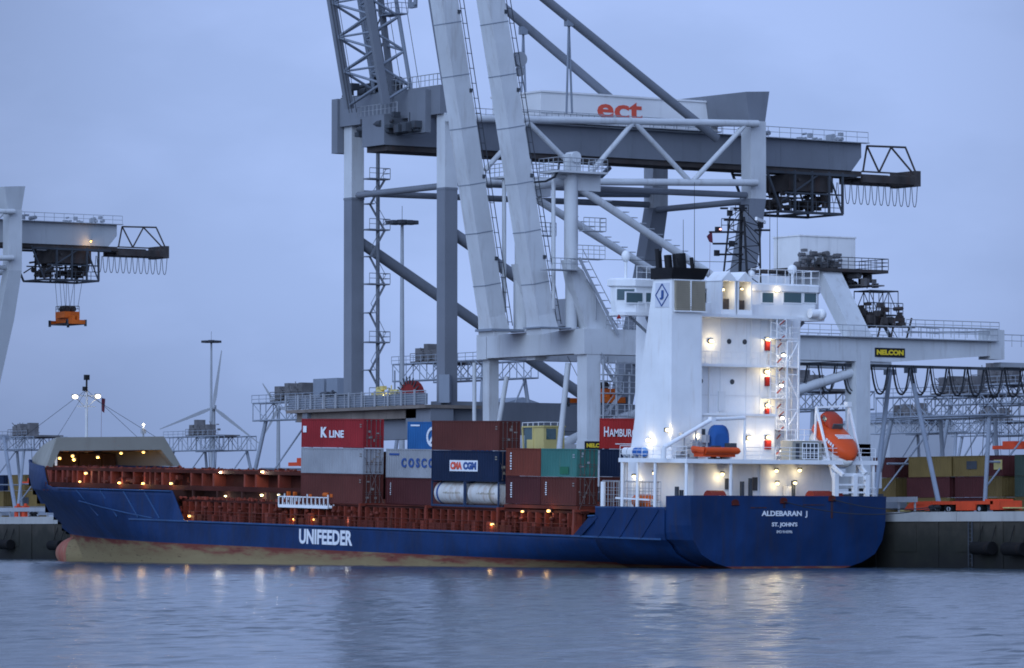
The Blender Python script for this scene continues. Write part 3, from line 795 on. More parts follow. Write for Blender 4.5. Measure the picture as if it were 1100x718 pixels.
for px, py, pw in ((64, 491.5, 40), (78, 489, 50), (79.5, 493.5, 25), (105, 490.5, 90), (130, 486.2, 20), (154, 485.2, 20)):
    p = spl(px, py, s=125.2)
    p.z = min(p.z, 10.0)
    lamp(ship, p, (0.5, -0.2, -1), pw, 0.26, SOD, mat_lens_o)
# ---- after deck, funnel, accommodation
hs = MB(); hs.box(-14.6, -3.4, 2.9, 19.6, 5.15, 9.42)
link('poop_house', hs, mat_white, ship)
hs = MB()
hs.box(-11.0, -0.6, 0.05, 21.9, 9.42, 9.8)
slab = link('boat_deck', hs, mat_white, ship)
hs = MB()
for s_, t_ in ((0.9, 0.25), (5.6, 0.25), (10.6, 0.25), (8.3, 0.25), (0.9, 5.2), (0.9, 21.6), (3.2, 21.6), (0.9, 17)):
    hs.cut(); hs.tube(S(s_, t_, 5.15), S(s_, t_, 9.45), 0.16, 8)
link_each('pillar', hs, mat_white, slab)
hs = MB()
hs.rail([S(10.9, 0.15, 9.8), S(0.75, 0.15, 9.8)], 1.1, 1.5, 3, .03)
hs.rail([S(0.75, 6.8, 9.8), S(0.75, 21.7, 9.8)], 1.1, 1.5, 3, .03)
link('railing', hs, mat_white, slab)
# main block
AF = 8.5
hs = MB(); hs.box(-14.5, -AF, 4.4, 18.9, 9.8, 22.8)
blk = link('accommodation_block', hs, mat_white, ship)
hs = MB(); te = sp(832, 470, s=5.0).y; hs.box(-AF + .02, -5.0, 1.3, te, 9.8, 13.75); hs.box(-AF + .02, -4.8, 1.2, te + .1, 13.75, 13.95)
tier = link('lower_tier', hs, mat_white, blk)
hs = MB()   # deck edges, panel seams and rain strips on the after face
for z_ in (12.35, 15.6): hs.cut(); hs.box(-AF - .02, -AF + .05, 4.4, 18.9, z_, z_ + .07)
for t_ in (6.9, 9.6, 12.6, 14.2): hs.cut(); hs.box(-AF - .02, -AF + .03, t_, t_ + .06, 9.8, 22.8)
link_each('plate_seam', hs, mat_whiter, blk)
hs = MB()
for t_, z0_, z1_ in ((5.6, 13.95, 22.7), (8.3, 13.95, 18.2), (13.1, 18.5, 22.7), (15.2, 13.95, 18.2), (17.9, 9.8, 22.7)): hs.cut(); hs.tube(S(AF - .12, t_, z0_), S(AF - .12, t_, z1_), .06, 6)
link_each('vent_pipe', hs, mat_white, blk)
hs = MB()
for t_, z_ in ((7.4, 16.9), (11.0, 16.9), (10.6, 20.6), (12.4, 20.6)):
    hs.cut(); hs.tube(S(AF + .02, t_, z_), S(AF - .06, t_, z_), .24, 14); hs.tube(S(AF - .06, t_, z_), S(AF - .07, t_, z_), .2, 14)
link_each('porthole', hs, mat_dksteel, blk)
hs = MB(); hs.box(-AF - .02, -AF + .12, 9.4, 10.2, 14.2, 16.0); hs.cut(); hs.box(-AF - .02, -AF + .12, 15.0, 15.8, 18.5, 20.4)
link_each('door', hs, mat_whiter, blk)
hs = MB()
hs.box(-AF - .1, -7.2, 4.6, 18.6, 18.25, 18.5)
d3 = link('gallery_deck', hs, mat_white, blk)
hs = MB(); hs.rail([S(AF, 4.7, 18.5), S(7.25, 4.7, 18.5), S(7.25, 16.0, 18.5)], 1.1, .75, 2, .025)
link('railing', hs, mat_white, d3)
hs = MB()   # dark doors and windows low on the after face
for x0, x1, y0, y1 in ((724, 729.5, 461, 482), (732.5, 739.5, 468, 482), (751.5, 757.5, 461, 481)):
    DF = 4.98; a = sp(x0, y1, s=DF); c = sp(x1, y0, s=DF)
    o_ = MB().box(-DF - .1, -DF + .03, a.y, c.y, a.z, c.z); do = link('door', o_, mat_dksteel, tier)
    link('door_frame', MB().box(-DF - .1, -DF + .06, a.y - .09, a.y, a.z, c.z + .08).box(-DF - .1, -DF + .06, c.y, c.y + .09, a.z, c.z + .08).box(-DF - .1, -DF + .055, a.y, c.y, c.z, c.z + .09), mat_white, do)
# ladders' red fire boxes beside the after lamps
for py in (372, 410, 444, 478):
    p = spl(824.5, py, s=AF - .05 if py < 450 else 4.93); link('fire_box', MB().cbox(p, .3, .62, .85).cbox(p + Vector((.16, 0, 0)), .04, .5, .7), mat_red, blk)
for px, py in ((763.5, 366.5), (824, 364.5), (823.5, 399.5), (824.5, 435.5), (825, 470), (804.5, 470.5), (697, 473), (745.5, 468.5), (716.5, 462)):
    p = spl(px, py, s=4.86 if py > 455 else AF - .12)
    lamp(blk, p if px > 700 else spl(px, py, t=1.1), (1, 0, -0.12) if px > 700 else (.4, -1, -.1), 62 if px > 750 else 48, .34)
# provision crane arm / davit: long white pipe
dv = MB(); a = spl(713, 481, s=3); c = spl(765, 450.5, s=3); d = spl(800, 449, s=3)
dv.tube(a, c, .2, 8); dv.tube(c, d, .18, 8); dv.tube(S(3, a.y, 9.8), a, .24, 8); dv.cbox(c, .5, .5, .4); dv.tube(S(3, d.y, 9.8), d, .12, 8)
link('boat_davit', dv, mat_white, ship)
wn = MB(); wn.box(-5.6, -2.4, 1.4, 5.2, 9.8, 9.92); wn.clutter(-5.5, -2.5, 1.6, 5.0, 9.8, 12.3, 16, 0, 21, .2, .7); wn.tube(S(3.5, 3.2, 9.8), S(3.5, 3.2, 12.3), .1, 6)
link('deck_winch', wn, mat_steel, ship)

# funnel
F0, F1 = 4.7, 9.6
fu = MB()
fu.hexa([S(4.4, 1.15, 9.8), S(4.4, 4.55, 9.8), S(10.8, 4.55, 9.8), S(10.8, 1.15, 9.8),
         S(4.9, 1.35, 26.0), S(4.9, 4.75, 26.0), S(7.7, 4.75, 26.0), S(7.7, 1.35, 26.0)])
fun = link('funnel', fu, mat_white, ship)
fu = MB()
fu.hexa([S(4.75, 1.2, 26.0), S(4.75, 4.85, 26.0), S(7.9, 4.85, 26.0), S(7.9, 1.2, 26.0), S(4.3, 1.0, 27.0), S(4.3, 5.1, 27.0), S(7.7, 5.1, 27.0), S(7.7, 1.0, 27.0)])
cap = link('funnel_cap', fu, mat_black, fun)
fu = MB()
for s_, t_, r_, h_ in ((7.2, 1.5, .2, 1.75), (7.4, 1.95, .16, 1.6), (6.6, 2.2, .3, 1.2), (6.3, 3.3, .62, 1.35), (5.2, 3.9, .18, 1.0), (5.3, 2.3, .16, .9), (7.4, 3.0, .25, 1.25)):
    fu.cut(); fu.tube(S(s_, t_, 26.9), S(s_ + .12, t_ - .08, 27.0 + h_), r_, 10)
link_each('exhaust_pipe', fu, mat_black, fun)
fu = MB()
zg0, zg1 = 23.15, 25.85
def fface(z_): return -(4.4 + .5 * (z_ - 9.8) / 16.2)
fu.hexa([(fface(zg0) + .01, 1.62, zg0), (fface(zg0) + .22, 1.62, zg0), (fface(zg0) + .22, 4.95, zg0), (fface(zg0) + .01, 4.95, zg0),
         (fface(zg1) + .01, 1.62, zg1), (fface(zg1) + .22, 1.62, zg1), (fface(zg1) + .22, 4.95, zg1), (fface(zg1) + .01, 4.95, zg1)])
for k in range(13):
    z_ = zg0 + .1 + k * .2; fu.box(fface(z_) + .2, fface(z_) + .28, 1.66, 4.9, z_, z_ + .09)
gr = link('louvre', fu, mat_grille, fun)
link('louvre_frame', MB().box(fface(24.5) + .1, fface(24.5) + .31, 3.22, 3.32, zg0, zg1).box(fface(zg0) + .05, fface(zg0) + .3, 1.5, 5.0, zg0 - .12, zg0).box(fface(zg1), fface(zg1) + .3, 1.5, 5.0, zg1, zg1 + .1), mat_white, gr)
# emblem on the port face: a panel with a diamond and the letter J
def pface(z_): return 1.15 + .2 * (z_ - 9.8) / 16.2
em = MB(); zc, sc = 24.55, 6.25
def fp(ds, z_, o=0.06): return S(sc - ds, pface(z_) - o, z_)
em.hexa([fp(-1.05, zc - 1.1, .0), fp(1.05, zc - 1.1, .0), fp(1.05, zc + 1.1, .0), fp(-1.05, zc + 1.1, .0)][:0] or [fp(-1.05, zc - 1.1, .06), fp(1.05, zc - 1.1, .06), fp(1.05, zc - 1.1, -.02), fp(-1.05, zc - 1.1, -.02), fp(-1.05, zc + 1.1, .06), fp(1.05, zc + 1.1, .06), fp(1.05, zc + 1.1, -.02), fp(-1.05, zc + 1.1, -.02)])
emo = link('emblem_panel', em, paint('emblem_pale', (0.62, 0.64, 0.70), .5, .05, .1), fun)
em = MB(); cs = [(-.95, 0), (0, 1.0), (.95, 0), (0, -1.0)]
for i in range(4):
    a, c = cs[i], cs[(i + 1) % 4]; em.beam(fp(a[0], zc + a[1], .09), fp(c[0], zc + c[1], .09), .09, .06, up=(0, 1, 0))
link('diamond_mark', em, mat_letterblue, emo)
letters('J', fp(-.28, zc - .42, .10), (1, 0, 0), (0, 0, 1), .85, .55, .06, .03, mat_letterblue, emo)

# bridge
BA, BF = 9.9, 14.3
hs = MB(); hs.box(-BA - 2.2, -BA + .3, -.4, 22.6, 22.75, 23.05); hs.box(-BF - .3, -BA - 2.2, 4.5, 18.5, 22.75, 23.05); hs.box(-AF, -6.9, 6.0, 17.4, 22.75, 23.05)
br = link('bridge_deck', hs, mat_white, ship)
W0, W1 = -0.5, 22.6
hs = MB()
def wh_ring(z_, o):      # plan outline of the wheelhouse: deep middle, shallow wings with cut corners
    return [S(BA - o, W0 + 1.5 - o, z_), S(BA - o, W1 - .9 + o, z_), S(BA + .6, W1 + o, z_), S(BA + 1.9 + o, W1 + o, z_), S(BA + 2.0 + o, 18.5, z_), S(BF + o, 17, z_), S(BF + o, 5.5, z_), S(BA + 2.0 + o, 4.2, z_), S(BA + 1.9 + o, W0 - o, z_), S(BA + 1.1, W0 - o, z_)]
rings = [wh_ring(23.05, -.12), wh_ring(24.1, 0), wh_ring(25.3, -.02), wh_ring(25.45, .22), wh_ring(26.0, .22), wh_ring(26.15, 0)]
n = 10
for a, c in zip(rings, rings[1:]): hs.add(a + c, [(i, (i + 1) % n, n + (i + 1) % n, n + i) for i in range(n)])
hs.add(rings[-1], [tuple(range(n))]); hs.add(rings[0], [tuple(range(n))])
hs.box(-BA, -9.0, 6.4, 15.0, 23.05, 24.1)            # block behind the wheelhouse
bh = link('wheelhouse', hs, mat_white, br)
def wpane(t0, t1, z0, z1):
    wo_ = link('window', MB().box(-BA - .06, -BA + .05, t0, t1, z0, z1), mat_glass, bh)
    link('window_frame', MB().box(-BA - .1, -BA + .07, t0 - .1, t0, z0 - .1, z1 + .1).box(-BA - .1, -BA + .07, t1, t1 + .1, z0 - .1, z1 + .1).box(-BA - .1, -BA + .065, t0, t1, z1, z1 + .1).box(-BA - .1, -BA + .065, t0, t1, z0 - .1, z0), mat_white, wo_)
for x0, x1 in ((672.5, 690), (693.5, 699), (755, 764.5), (818.5, 830.5), (841.5, 860.5), (863.5, 876.5)):
    a = sp(x0, 325, s=BA); c = sp(x1, 315, s=BA); wpane(a.y, c.y, a.z, c.z)
q0, q1 = S(BA + 1.0, W0 + .1, 0), S(BA + .1, W0 + 1.4, 0); nn = Vector((q1.y - q0.y, -(q1.x - q0.x), 0)).normalized() * .07
link('window', MB().prism([Vector((q0.x, q0.y, 24.15)) - nn * .5, Vector((q1.x, q1.y, 24.15)) - nn * .5, Vector((q1.x, q1.y, 25.15)) - nn * .5, Vector((q0.x, q0.y, 25.15)) - nn * .5], nn), mat_glass, bh)
hs = MB()
gts = [(sp(775, 330, s=7.4).y, sp(790.5, 330, s=7.4).y), (sp(792.5, 330, s=7.4).y, sp(808, 330, s=7.4).y)]
for t0, t1 in gts:          # twin gabled houses with lit open fronts
    hs.box(-9.8, -7.4, t0, t0 + .14, 23.05, 26.1); hs.box(-9.8, -7.4, t1 - .14, t1, 23.05, 26.1); hs.box(-9.8, -9.7, t0, t1, 23.05, 26.1)
    hs.prism([S(7.35, t0 - .12, 26.1), S(7.35, t1 + .12, 26.1), S(7.35, (t0 + t1) / 2, 27.0)], (-2.45, 0, 0))
    hs.box(-7.5, -7.42, t0 + .14, t1 - .14, 23.05, 23.5)
gbl = link('gable_house', hs, mat_white, br)
hs = MB(); hs.box(-9.6, -8.2, gts[0][0] + .6, gts[0][1] - .2, 23.3, 24.5); hs.cut(); hs.box(-9.6, -8.2, gts[1][0] + .2, gts[1][1] - .3, 23.3, 24.4)
link_each('cabinet', hs, mat_brown, gbl)
lamp(gbl, S(8.0, gts[0][0] + .5, 25.4), (.6, .1, -.6), 32, .24); lamp(gbl, S(8.0, (gts[1][0] + gts[1][1]) / 2, 25.5), (.6, .2, -.6), 22, .18)
lamp(bh, spl(805.5, 312.5, s=BA - .1), (1, 0, -.1), 18, .2); lamp(bh, spl(833.5, 312.5, s=BA - .1), (1, 0, -.1), 20, .22)
hs = MB()
hs.tube(S(BA - .5, 20.7, 23.45), S(BA - .5, 21.7, 23.45), .42, 12); hs.ball(S(BA - .5, 22.0, 23.4), .55, .55, .55)
link('wing_locker', hs, mat_white, br)
hs = MB(); hs.rail([S(9.2, 13.6, 26.15), S(9.2, 21.6, 26.15), S(13.8, 21.6, 26.15)], 1.25, 1.0, 2, .035)
hs.rail([S(9.8, 1.0, 26.15), S(9.8, 6.5, 26.15)], 1.1, 1.0, 2, .03); hs.box(-13, -12.9, 15, 21, 26.15, 27.0)
hs.rail([S(BA - .9, .6, 23.05), S(BA - .9, 6.0, 23.05)], .9, .9, 2, .03)
link('railing', hs, mat_white, br)
hs = MB(); hs.ball(S(11.5, 20.2, 27.6), .45, .45, .45); hs.tube(S(11.5, 20.2, 26.1), S(11.5, 20.2, 27.3), .1); hs.cut(); hs.ball(S(11.8, 1.2, 28.2), .42, .42, .55); hs.tube(S(11.8, 1.2, 26.1), S(11.8, 1.2, 28), .14)
hs.cut(); hs.ball(S(11, 15.0, 27.0), .35, .35, .35); hs.tube(S(11, 15.0, 26.1), S(11, 15, 26.8), .08)
link_each('radome', hs, mat_white, br)
hs = MB(); hs.prism([spl(662, 342.5, s=9.75), spl(664.5, 338, s=9.75), spl(667, 342.5, s=9.75)], (.1, 0, 0))
link('wing_mark', hs, mat_red, br)
# soffit brackets under the wings
hs = MB()
for t_ in (1.5, 3.4): hs.cut(); hs.beam(S(11.5, t_, 22.7), S(11.5, 4.6, 20.5), .2)
for t_ in (19.6, 21.6): hs.cut(); hs.beam(S(11.5, t_, 22.7), S(11.5, 18.8, 20.3), .25)
link_each('wing_bracket', hs, mat_steel, br)

# radar mast (dark lattice, three legs)
def dm(px, py, s_): return spl(px, py, s=s_)
ms = MB(); SM = 11.5
b1, b2, b3 = dm(776, 306, SM), dm(798, 306, SM), dm(817, 306, SM)
t1, t2, t3 = dm(784, 233, SM), dm(798, 224, SM), dm(816, 243, SM)
ms.tube(b1, t1, .10, 6); ms.tube(b3, t3, .10, 6); ms.tube(b2 + Vector((-.5, 0, 0)), t2 + Vector((-.2, 0, 0)), .17, 6); ms.tube(b2 + Vector((.7, 0, 0)), t2 + Vector((.2, 0, -.8)), .12, 6)
for k in range(6):
    a = k / 6; c = (k + 1) / 6
    for p0, p1, q0, q1 in ((b1, t1, b2, t2), (b2, t2, b3, t3)):
        A, Bq = (p0.lerp(p1, a), q0.lerp(q1, c)) if k % 2 else (p0.lerp(p1, c), q0.lerp(q1, a))
        ms.tube(A, Bq, .045, 5); ms.tube(p0.lerp(p1, c), q0.lerp(q1, c), .045, 5)
for px0, px1, py in ((762, 799, 249.5), (766, 792, 262), (768, 798, 273.5), (778, 800, 236.5), (774, 802, 224), (811, 827, 247.5)):
    ms.tube(dm(px0, py, SM), dm(px1, py, SM), .10, 5)
ms.rail([dm(775, 249, SM), dm(788, 249, SM)], 1.2, .6, 2, .04); ms.rail([dm(790, 232, SM), dm(804, 232, SM)], 1.0, .6, 2, .04)
mst = link('radar_mast', ms, mat_mast, ship)
ms = MB(); 
for px, py in ((771, 247), (770, 272), (784, 229), (817, 242), (786, 262), (797, 224)): ms.cut(); ms.cbox(dm(px, py, SM), .35, .42, .55)
link_each('mast_light', ms, mat_mast, mst)
lamp(mst, dm(773.5, 246.5, SM - .4), (1, -.3, 0), 6, .15, (1, .5, .4), glow('mast_red', (1.0, .42, .36), 3.0), 'navigation_light')
ms = MB(); p = dm(816, 237, SM); ms.beam(p + Vector((.9, -1.1, .1)), p + Vector((-.9, 1.3, -.1)), .22, .3); p = dm(788, 225, SM); ms.cut(); ms.beam(p + Vector((.5, -.9, 0)), p + Vector((-.5, .7, 0)), .18, .25)
link_each('radar_scanner', ms, mat_white, mst)
ms = MB(); p = dm(759, 254, SM); ms.prism([p, p + Vector((0, .6, .5)), p + Vector((0, .7, -.6)), p + Vector((0, .3, -.5))], (.05, 0, 0)); ms.tube(p + Vector((0, .4, -4)), dm(763, 250, SM), .02, 4)
link('flag', ms, mat_cloth, mst)
ms = MB()
for px, y0, y1, s_ in ((746, 300, 196, 12), (734, 296, 236, 12), (827, 300, 198, 13), (835, 300, 222, 13)): ms.cut(); ms.tube(dm(px, y0, s_), dm(px, y1, s_), .045, 4, 0, .025)
ms.cut(); ms.tube(dm(650, 279, 12), dm(800, 282, 12), .025, 4)
link_each('whip_antenna', ms, mat_mast, br)

# starboard ladder column and slender landing frame
T0, T1 = 19.2, 21.6
LS = 6.6
ta, tb_ = sp(834, 420, s=LS).y, sp(844, 420, s=LS).y
st = MB()
for s_, t_ in ((LS, ta), (LS, tb_), (LS + .9, tb_), (LS + .9, ta)): st.tube(S(s_, t_, 5.2), S(s_, t_, 22.7), .06, 6)
for k in range(24):
    z_ = 6.0 + k * .7
    st.beam(S(LS, ta if k % 2 else tb_, z_), S(LS, tb_ if k % 2 else ta, z_ + .7), .09, .06); st.tube(S(LS, ta, z_), S(LS, tb_, z_), .04, 4); st.tube(S(LS, tb_, z_), S(LS + .9, ta, z_ + .35), .04, 4)
for z_ in (9.8, 12.6, 15.5, 18.4, 21.0):
    st.box(-8.45, -LS + .5, ta - .3, tb_ + 1.0, z_ - .1, z_); st.rail([S(8.4, tb_ + 1.0, z_), S(LS - .5, tb_ + 1.0, z_), S(LS - .5, tb_, z_)], 1.0, .8, 2, .03)
twr = link('ladder_column', st, mat_white, ship)
st = MB()
for k in range(24):
    if k % 3 == 1: continue
    z_ = 6.1 + k * .7; st.cut(); st.beam(S(LS - .1, ta + .25 * (k % 2), z_), S(LS - .1, ta + .45 + .35 * (k % 2), z_ + .42), .13, .08)
link_each('hose_bracket', st, paint('bracket_red', (.34, .06, .045), .5, .2, .3), twr)
st = MB(); FS = 5.2
pA, pB = sp(846, 367, s=FS), sp(858, 367, s=FS)
for q_ in (pA, pB): st.tube(S(FS, q_.y, 5.2), S(FS, q_.y, q_.z), .07, 6)
zz_ = [pA.z, 17.6, 14.4, 11.6, 9.8]
for k, z_ in enumerate(zz_):
    st.tube(S(FS, pA.y, z_), S(FS, pB.y, z_), .06, 5)
    if k < 3: st.tube(S(FS, pB.y if k != 1 else pA.y, z_), S(FS, pA.y if k != 1 else pB.y, zz_[k + 1] + 1.0), .055, 5)
st.rail([S(FS, pA.y, 11.6), S(FS, pB.y + 1.8, 11.6), S(2.6, pB.y + 1.8, 11.6)], 1.0, .8, 2, .03); st.box(-FS, -2.5, pA.y, pB.y + 1.8, 11.5, 11.6)
link('landing_frame', st, mat_white, twr)
for px, py in ((841.5, 381), (839, 413.5), (840, 448.5), (839.5, 484)):
    lamp(twr, spl(px, py, s=6), (1, -.2, -1), 25, .26, COOL, mat_lens_w)
# lamps beneath the boat deck
for px, py, s_, t_ in ((703, 507.5, None, 1.2), (776, 508.5, 2.9, None), (859, 504.5, 2.9, None), (854, 518, 2.2, None), (835, 518.5, 2.9, None), (834, 505, 2.9, None), (681, 511, None, 2.6)):
    p = spl(px, py, s=s_) if s_ else spl(px, py, t=t_)
    lamp(slab, p, (.5, -.3, -1), 34 if px < 820 else 18, .26)
# winch house and lockers at the starboard after corner
st = MB(); a = sp(850, 499, s=2.0); c = sp(882, 474, s=2.0)
st.box(-3.6, -1.9, a.y, c.y, 9.8, c.z); wh = link('winch_house', st, mat_cream, ship)
for x0, x1 in ((855, 859), (862, 879)):
    d0, d1 = sp(x0, 493, s=1.85), sp(x1, 476.5, s=1.85); link('window', MB().box(-1.92, -1.86, d0.y, d1.y, d0.z, d1.z), mat_dksteel, wh)
st = MB(); d0, d1 = sp(862, 493, s=1.8), sp(879, 476.5, s=1.8)
for k in range(4): z_ = d0.z + (d1.z - d0.z) * k / 3; st.tube(S(1.8, d0.y, z_), S(1.8, d1.y, z_), .04, 4)
for k in range(5): y_ = d0.y + (d1.y - d0.y) * k / 4; st.tube(S(1.8, y_, d0.z), S(1.8, y_, d1.z), .04, 4)
link('window_grille', st, mat_white, wh)
# gear standing on the poop behind the bulwark, and the port quarter with its railings
st = MB()
for px, w_, h_ in ((768, 1.6, 1.7), (880, 2.2, 1.9), (896, 1.2, 1.5)):
    p = sp(px, 533, s=1.6); st.cut(); st.tube(S(1.6, p.y - w_ / 2, 6.3), S(1.6, p.y + w_ / 2, 6.3), .5 + .12 * h_, 14); st.box(-2.2, -1.0, p.y - .5, p.y + .5, 5.15, 6.2)
link_each('mooring_winch', st, paint('winch_red', (.26, .04, .03), .6, .3, .5), ship)
st = MB()
for px, hgt in ((727, .7), (732, .4), (806, 1.5), (797, 1.2), (852, 1.3)): p = sp(px, 533, s=2.6); st.cut(); st.tube(S(2.6, p.y, 5.15), S(2.6, p.y, 6.6 + hgt), .2, 8)
p = sp(782.5, 520, s=3.3); st.cut(); st.box(-3.38, -3.3, p.y - .35, p.y + .35, p.z - .5, p.z + .5); p = sp(811, 520, s=3.3); st.cut(); st.box(-3.38, -3.3, p.y - .25, p.y + .3, p.z - .6, p.z + .6)
link_each('deck_fitting', st, mat_dksteel, ship)
st = MB(); p = sp(824, 520, s=3.3); st.box(-3.4, -3.28, p.y - .8, p.y + 1.0, 5.2, 9.3); p = sp(848, 525, s=3.0); st.cut(); st.box(-3.3, -2.6, p.y - .5, p.y + .5, 6.0, 7.4)
link_each('locker', st, mat_whiter, ship)
st = MB()
for s0, s1 in ((14.2, 11.5), (11.5, 8.0), (8.0, 5.2)):
    st.rail([S(s0, 0.6, 5.2), S(s1, 0.6, 5.2)], 2.5, .42, 4, .03)
for s_ in (14.2, 11.6, 8.6): st.rail([S(s_, .6, 5.2), S(s_, 3.0, 5.2)], 2.4, .6, 3, .03)
link('railing', st, mat_steel, ship)
st = MB(); a = sp(662, 538, t=.4); c = sp(698, 539, t=.4)
st.beam(S(a.x, .35, 6.15), S(c.x, .35, 6.05), .12, .16); st.tube(S(14.0, .5, 5.2), S(14.0, .5, 7.6), .22, 8); st.tube(S(10.8, .7, 5.2), S(10.8, .7, 9.4), .24, 8)
st.clutter(-11, -5, 1.2, 2.6, 5.15, 6.3, 12, 0, 31, .2, .6)
link('mooring_fitting', st, mat_white, ship)
st = MB(); st.tube(S(10.2, 1.6, 5.9), S(8.2, 1.6, 5.9), .62, 14)
link('winch_drum', st, mat_orange, ship)

# lifeboat launching frame on the starboard quarter
def dvp(px, py, s_): return spl(px, py, s=s_)
lf = MB()
for t_, top, bot, r0, r1 in ((16.7, (877, 438), (897, 522), (868, 477), (906, 511)), (20.0, (912, 436), (929, 516), (906, 480), (930, 509))):
    a, c = spl(*top, t=t_), spl(*bot, t=t_); lf.beam(a, c, .17, .2); e_ = spl(*r0, t=t_); g_ = spl(*r1, t=t_); lf.beam(e_, g_, .26, .32)
    lf.beam(Vector((e_.x, t_, 9.8)), e_, .16, .2); lf.beam(a, Vector((a.x - .3, t_, 9.8)), .15, .18)
a, c = spl(877, 438, t=16.7), spl(912, 436, t=20.0); lf.beam(a, c, .18); a, c = spl(885, 470, t=16.7), spl(919, 468, t=20.0); lf.beam(a + Vector((-.5, 0, -.5)), c + Vector((-.5, 0, -.5)), .16)
lf.beam(S(.4, 16.6, 8.5), S(.4, 20.4, 8.5), .35, .3)
for t_ in (16.7, 20.3, 18.9): lf.beam(S(.25, t_, 5.9), S(.25, t_, 8.5), .45, .35)
for z_ in (6.3, 6.9, 7.6): lf.beam(S(.2, 16.7, z_), S(.2, 20.3, z_), .16)
lf.rail([S(0.1, 20.4, 6.2), S(.1, 21.3, 6.2), S(1.4, 21.3, 6.2)], 1.1, .8, 2, .035)
lf.cbox(spl(911, 434.5, t=19.9), .5, .5, .45)
link('lifeboat_davit', lf, mat_white, ship)

# ================================================================== boats and rafts carried by the ship (things of their own)
def ship_root(name, s_, t_, z_, label, cat, group=None, rot=None):
    M = SHIPM @ Matrix.Translation(S(s_, t_, z_))
    if rot is not None: M = M @ rot
    return root(name, None, label, cat, group, M=M, local=True)
lb = ship_root('lifeboat', 2.55, 18.4, 11.2, 'orange free-fall lifeboat tilted nose down on the white stern frame', 'lifeboat', rot=Matrix.Rotation(rad(31), 4, 'Y') @ Matrix.Diagonal((.84, 1.12, 1.12, 1)))
def hullform(sec, n=16):
    m_ = MB(); vs_ = []
    for (x_, w_, zb, zt, pw) in sec:
        for i in range(n):
            a = 2 * math.pi * i / n; ca, sa = math.cos(a), math.sin(a)
            yy = w_ * math.copysign(abs(ca) ** pw, ca); zz_ = (zb + zt) / 2 + (zt - zb) / 2 * math.copysign(abs(sa) ** pw, sa)
            vs_.append((x_, yy, zz_))
    k = len(sec)
    m_.add(vs_, [(j * n + i, j * n + (i + 1) % n, (j + 1) * n + (i + 1) % n, (j + 1) * n + i) for j in range(k - 1) for i in range(n)], 0, True)
    m_.add(vs_, [tuple(range(n)), tuple(range((k - 1) * n + n - 1, (k - 1) * n - 1, -1))], 0)
    return m_
ub = hullform([(-3.0, .95, -.15, .75, .8), (-2.8, 1.15, -.25, 1.15, .8), (-1.9, 1.3, -.3, 1.3, .75), (0, 1.38, -.3, 1.25, .75), (1.4, 1.3, -.3, 1.15, .8), (2.5, .95, -.25, .95, .85), (3.15, .5, -.15, .65, .9), (3.4, .12, .05, .35, 1)])
upo = link('canopy', ub, mat_lboat, lb)
link('hull', hullform([(-3.0, .8, -.8, .1, .9), (-2.6, 1.15, -1.1, .1, .9), (-1, 1.32, -1.2, .1, .9), (1.2, 1.28, -1.15, .1, .9), (2.6, .85, -.95, .1, 1), (3.3, .28, -.5, .1, 1), (3.5, .06, -.2, .06, 1)]), paint('lifeboat_hull', (.60, .60, .58), .45, .1, .4, (.3, .25, .2)), lb)
lbw = hullform([(-2.9, .7, 1.0, 1.75, .7), (-2.6, .85, 1.0, 2.05, .7), (-1.4, .85, 1.0, 2.05, .7), (-.7, .7, 1.0, 1.35, .7)])
link('cockpit', lbw, paint('cockpit_red', (.42, .055, .03), .5, .15, .3), lb)
tp = MB()
for k in range(4): tp.box(.3 + k * .42, .3 + k * .42 + .26, -1.37, -1.34, .55, .8); 
[tp.box(.5 + k * .3, .66 + k * .3, -.75, .75, 1.15, 1.22) for k in range(3)]
link('reflective_tape', tp, mat_letter, lb)
tp = MB(); tp.box(-.74, -.62, -.5, .5, 1.25, 1.7); tp.box(-2.2, -1.5, -.88, -.83, 1.5, 1.85)
link('window', tp, mat_glass, lb)

rb = ship_root('rescue_boat', 1.6, 4.1, 9.8, 'small orange inflatable rescue boat on the white boat deck edge', 'rescue boat')
rm = MB()
for x_ in (-.75, .75):
    rm.tube((x_, -1.9, .75), (x_, 1.7, .75), .32, 12); rm.ball((x_, 1.7, .75), .32, .4, .32); rm.tube((x_, -1.9, .75), (0.0, -2.6, .95), .30, 10, 0, .22)
rm.hexa([(-.7, -2.0, .2), (.7, -2.0, .2), (.7, 1.6, .2), (-.7, 1.6, .2), (-.7, -2.0, .6), (.7, -2.0, .6), (.7, 1.6, .6), (-.7, 1.6, .6)])
link('tube', rm, mat_lboat, rb)
rm = MB(); rm.box(-.5, .5, 1.3, 1.9, .5, 1.45); rm.box(-.3, .3, -.4, .3, .6, 1.2)
link('outboard_motor', rm, mat_dksteel, rb)
rm = MB(); rm.box(-.6, .6, -1.6, -1.4, 0, .3); rm.cut(); rm.box(-.6, .6, 1.1, 1.3, 0, .3)
link_each('cradle', rm, mat_white, rb)

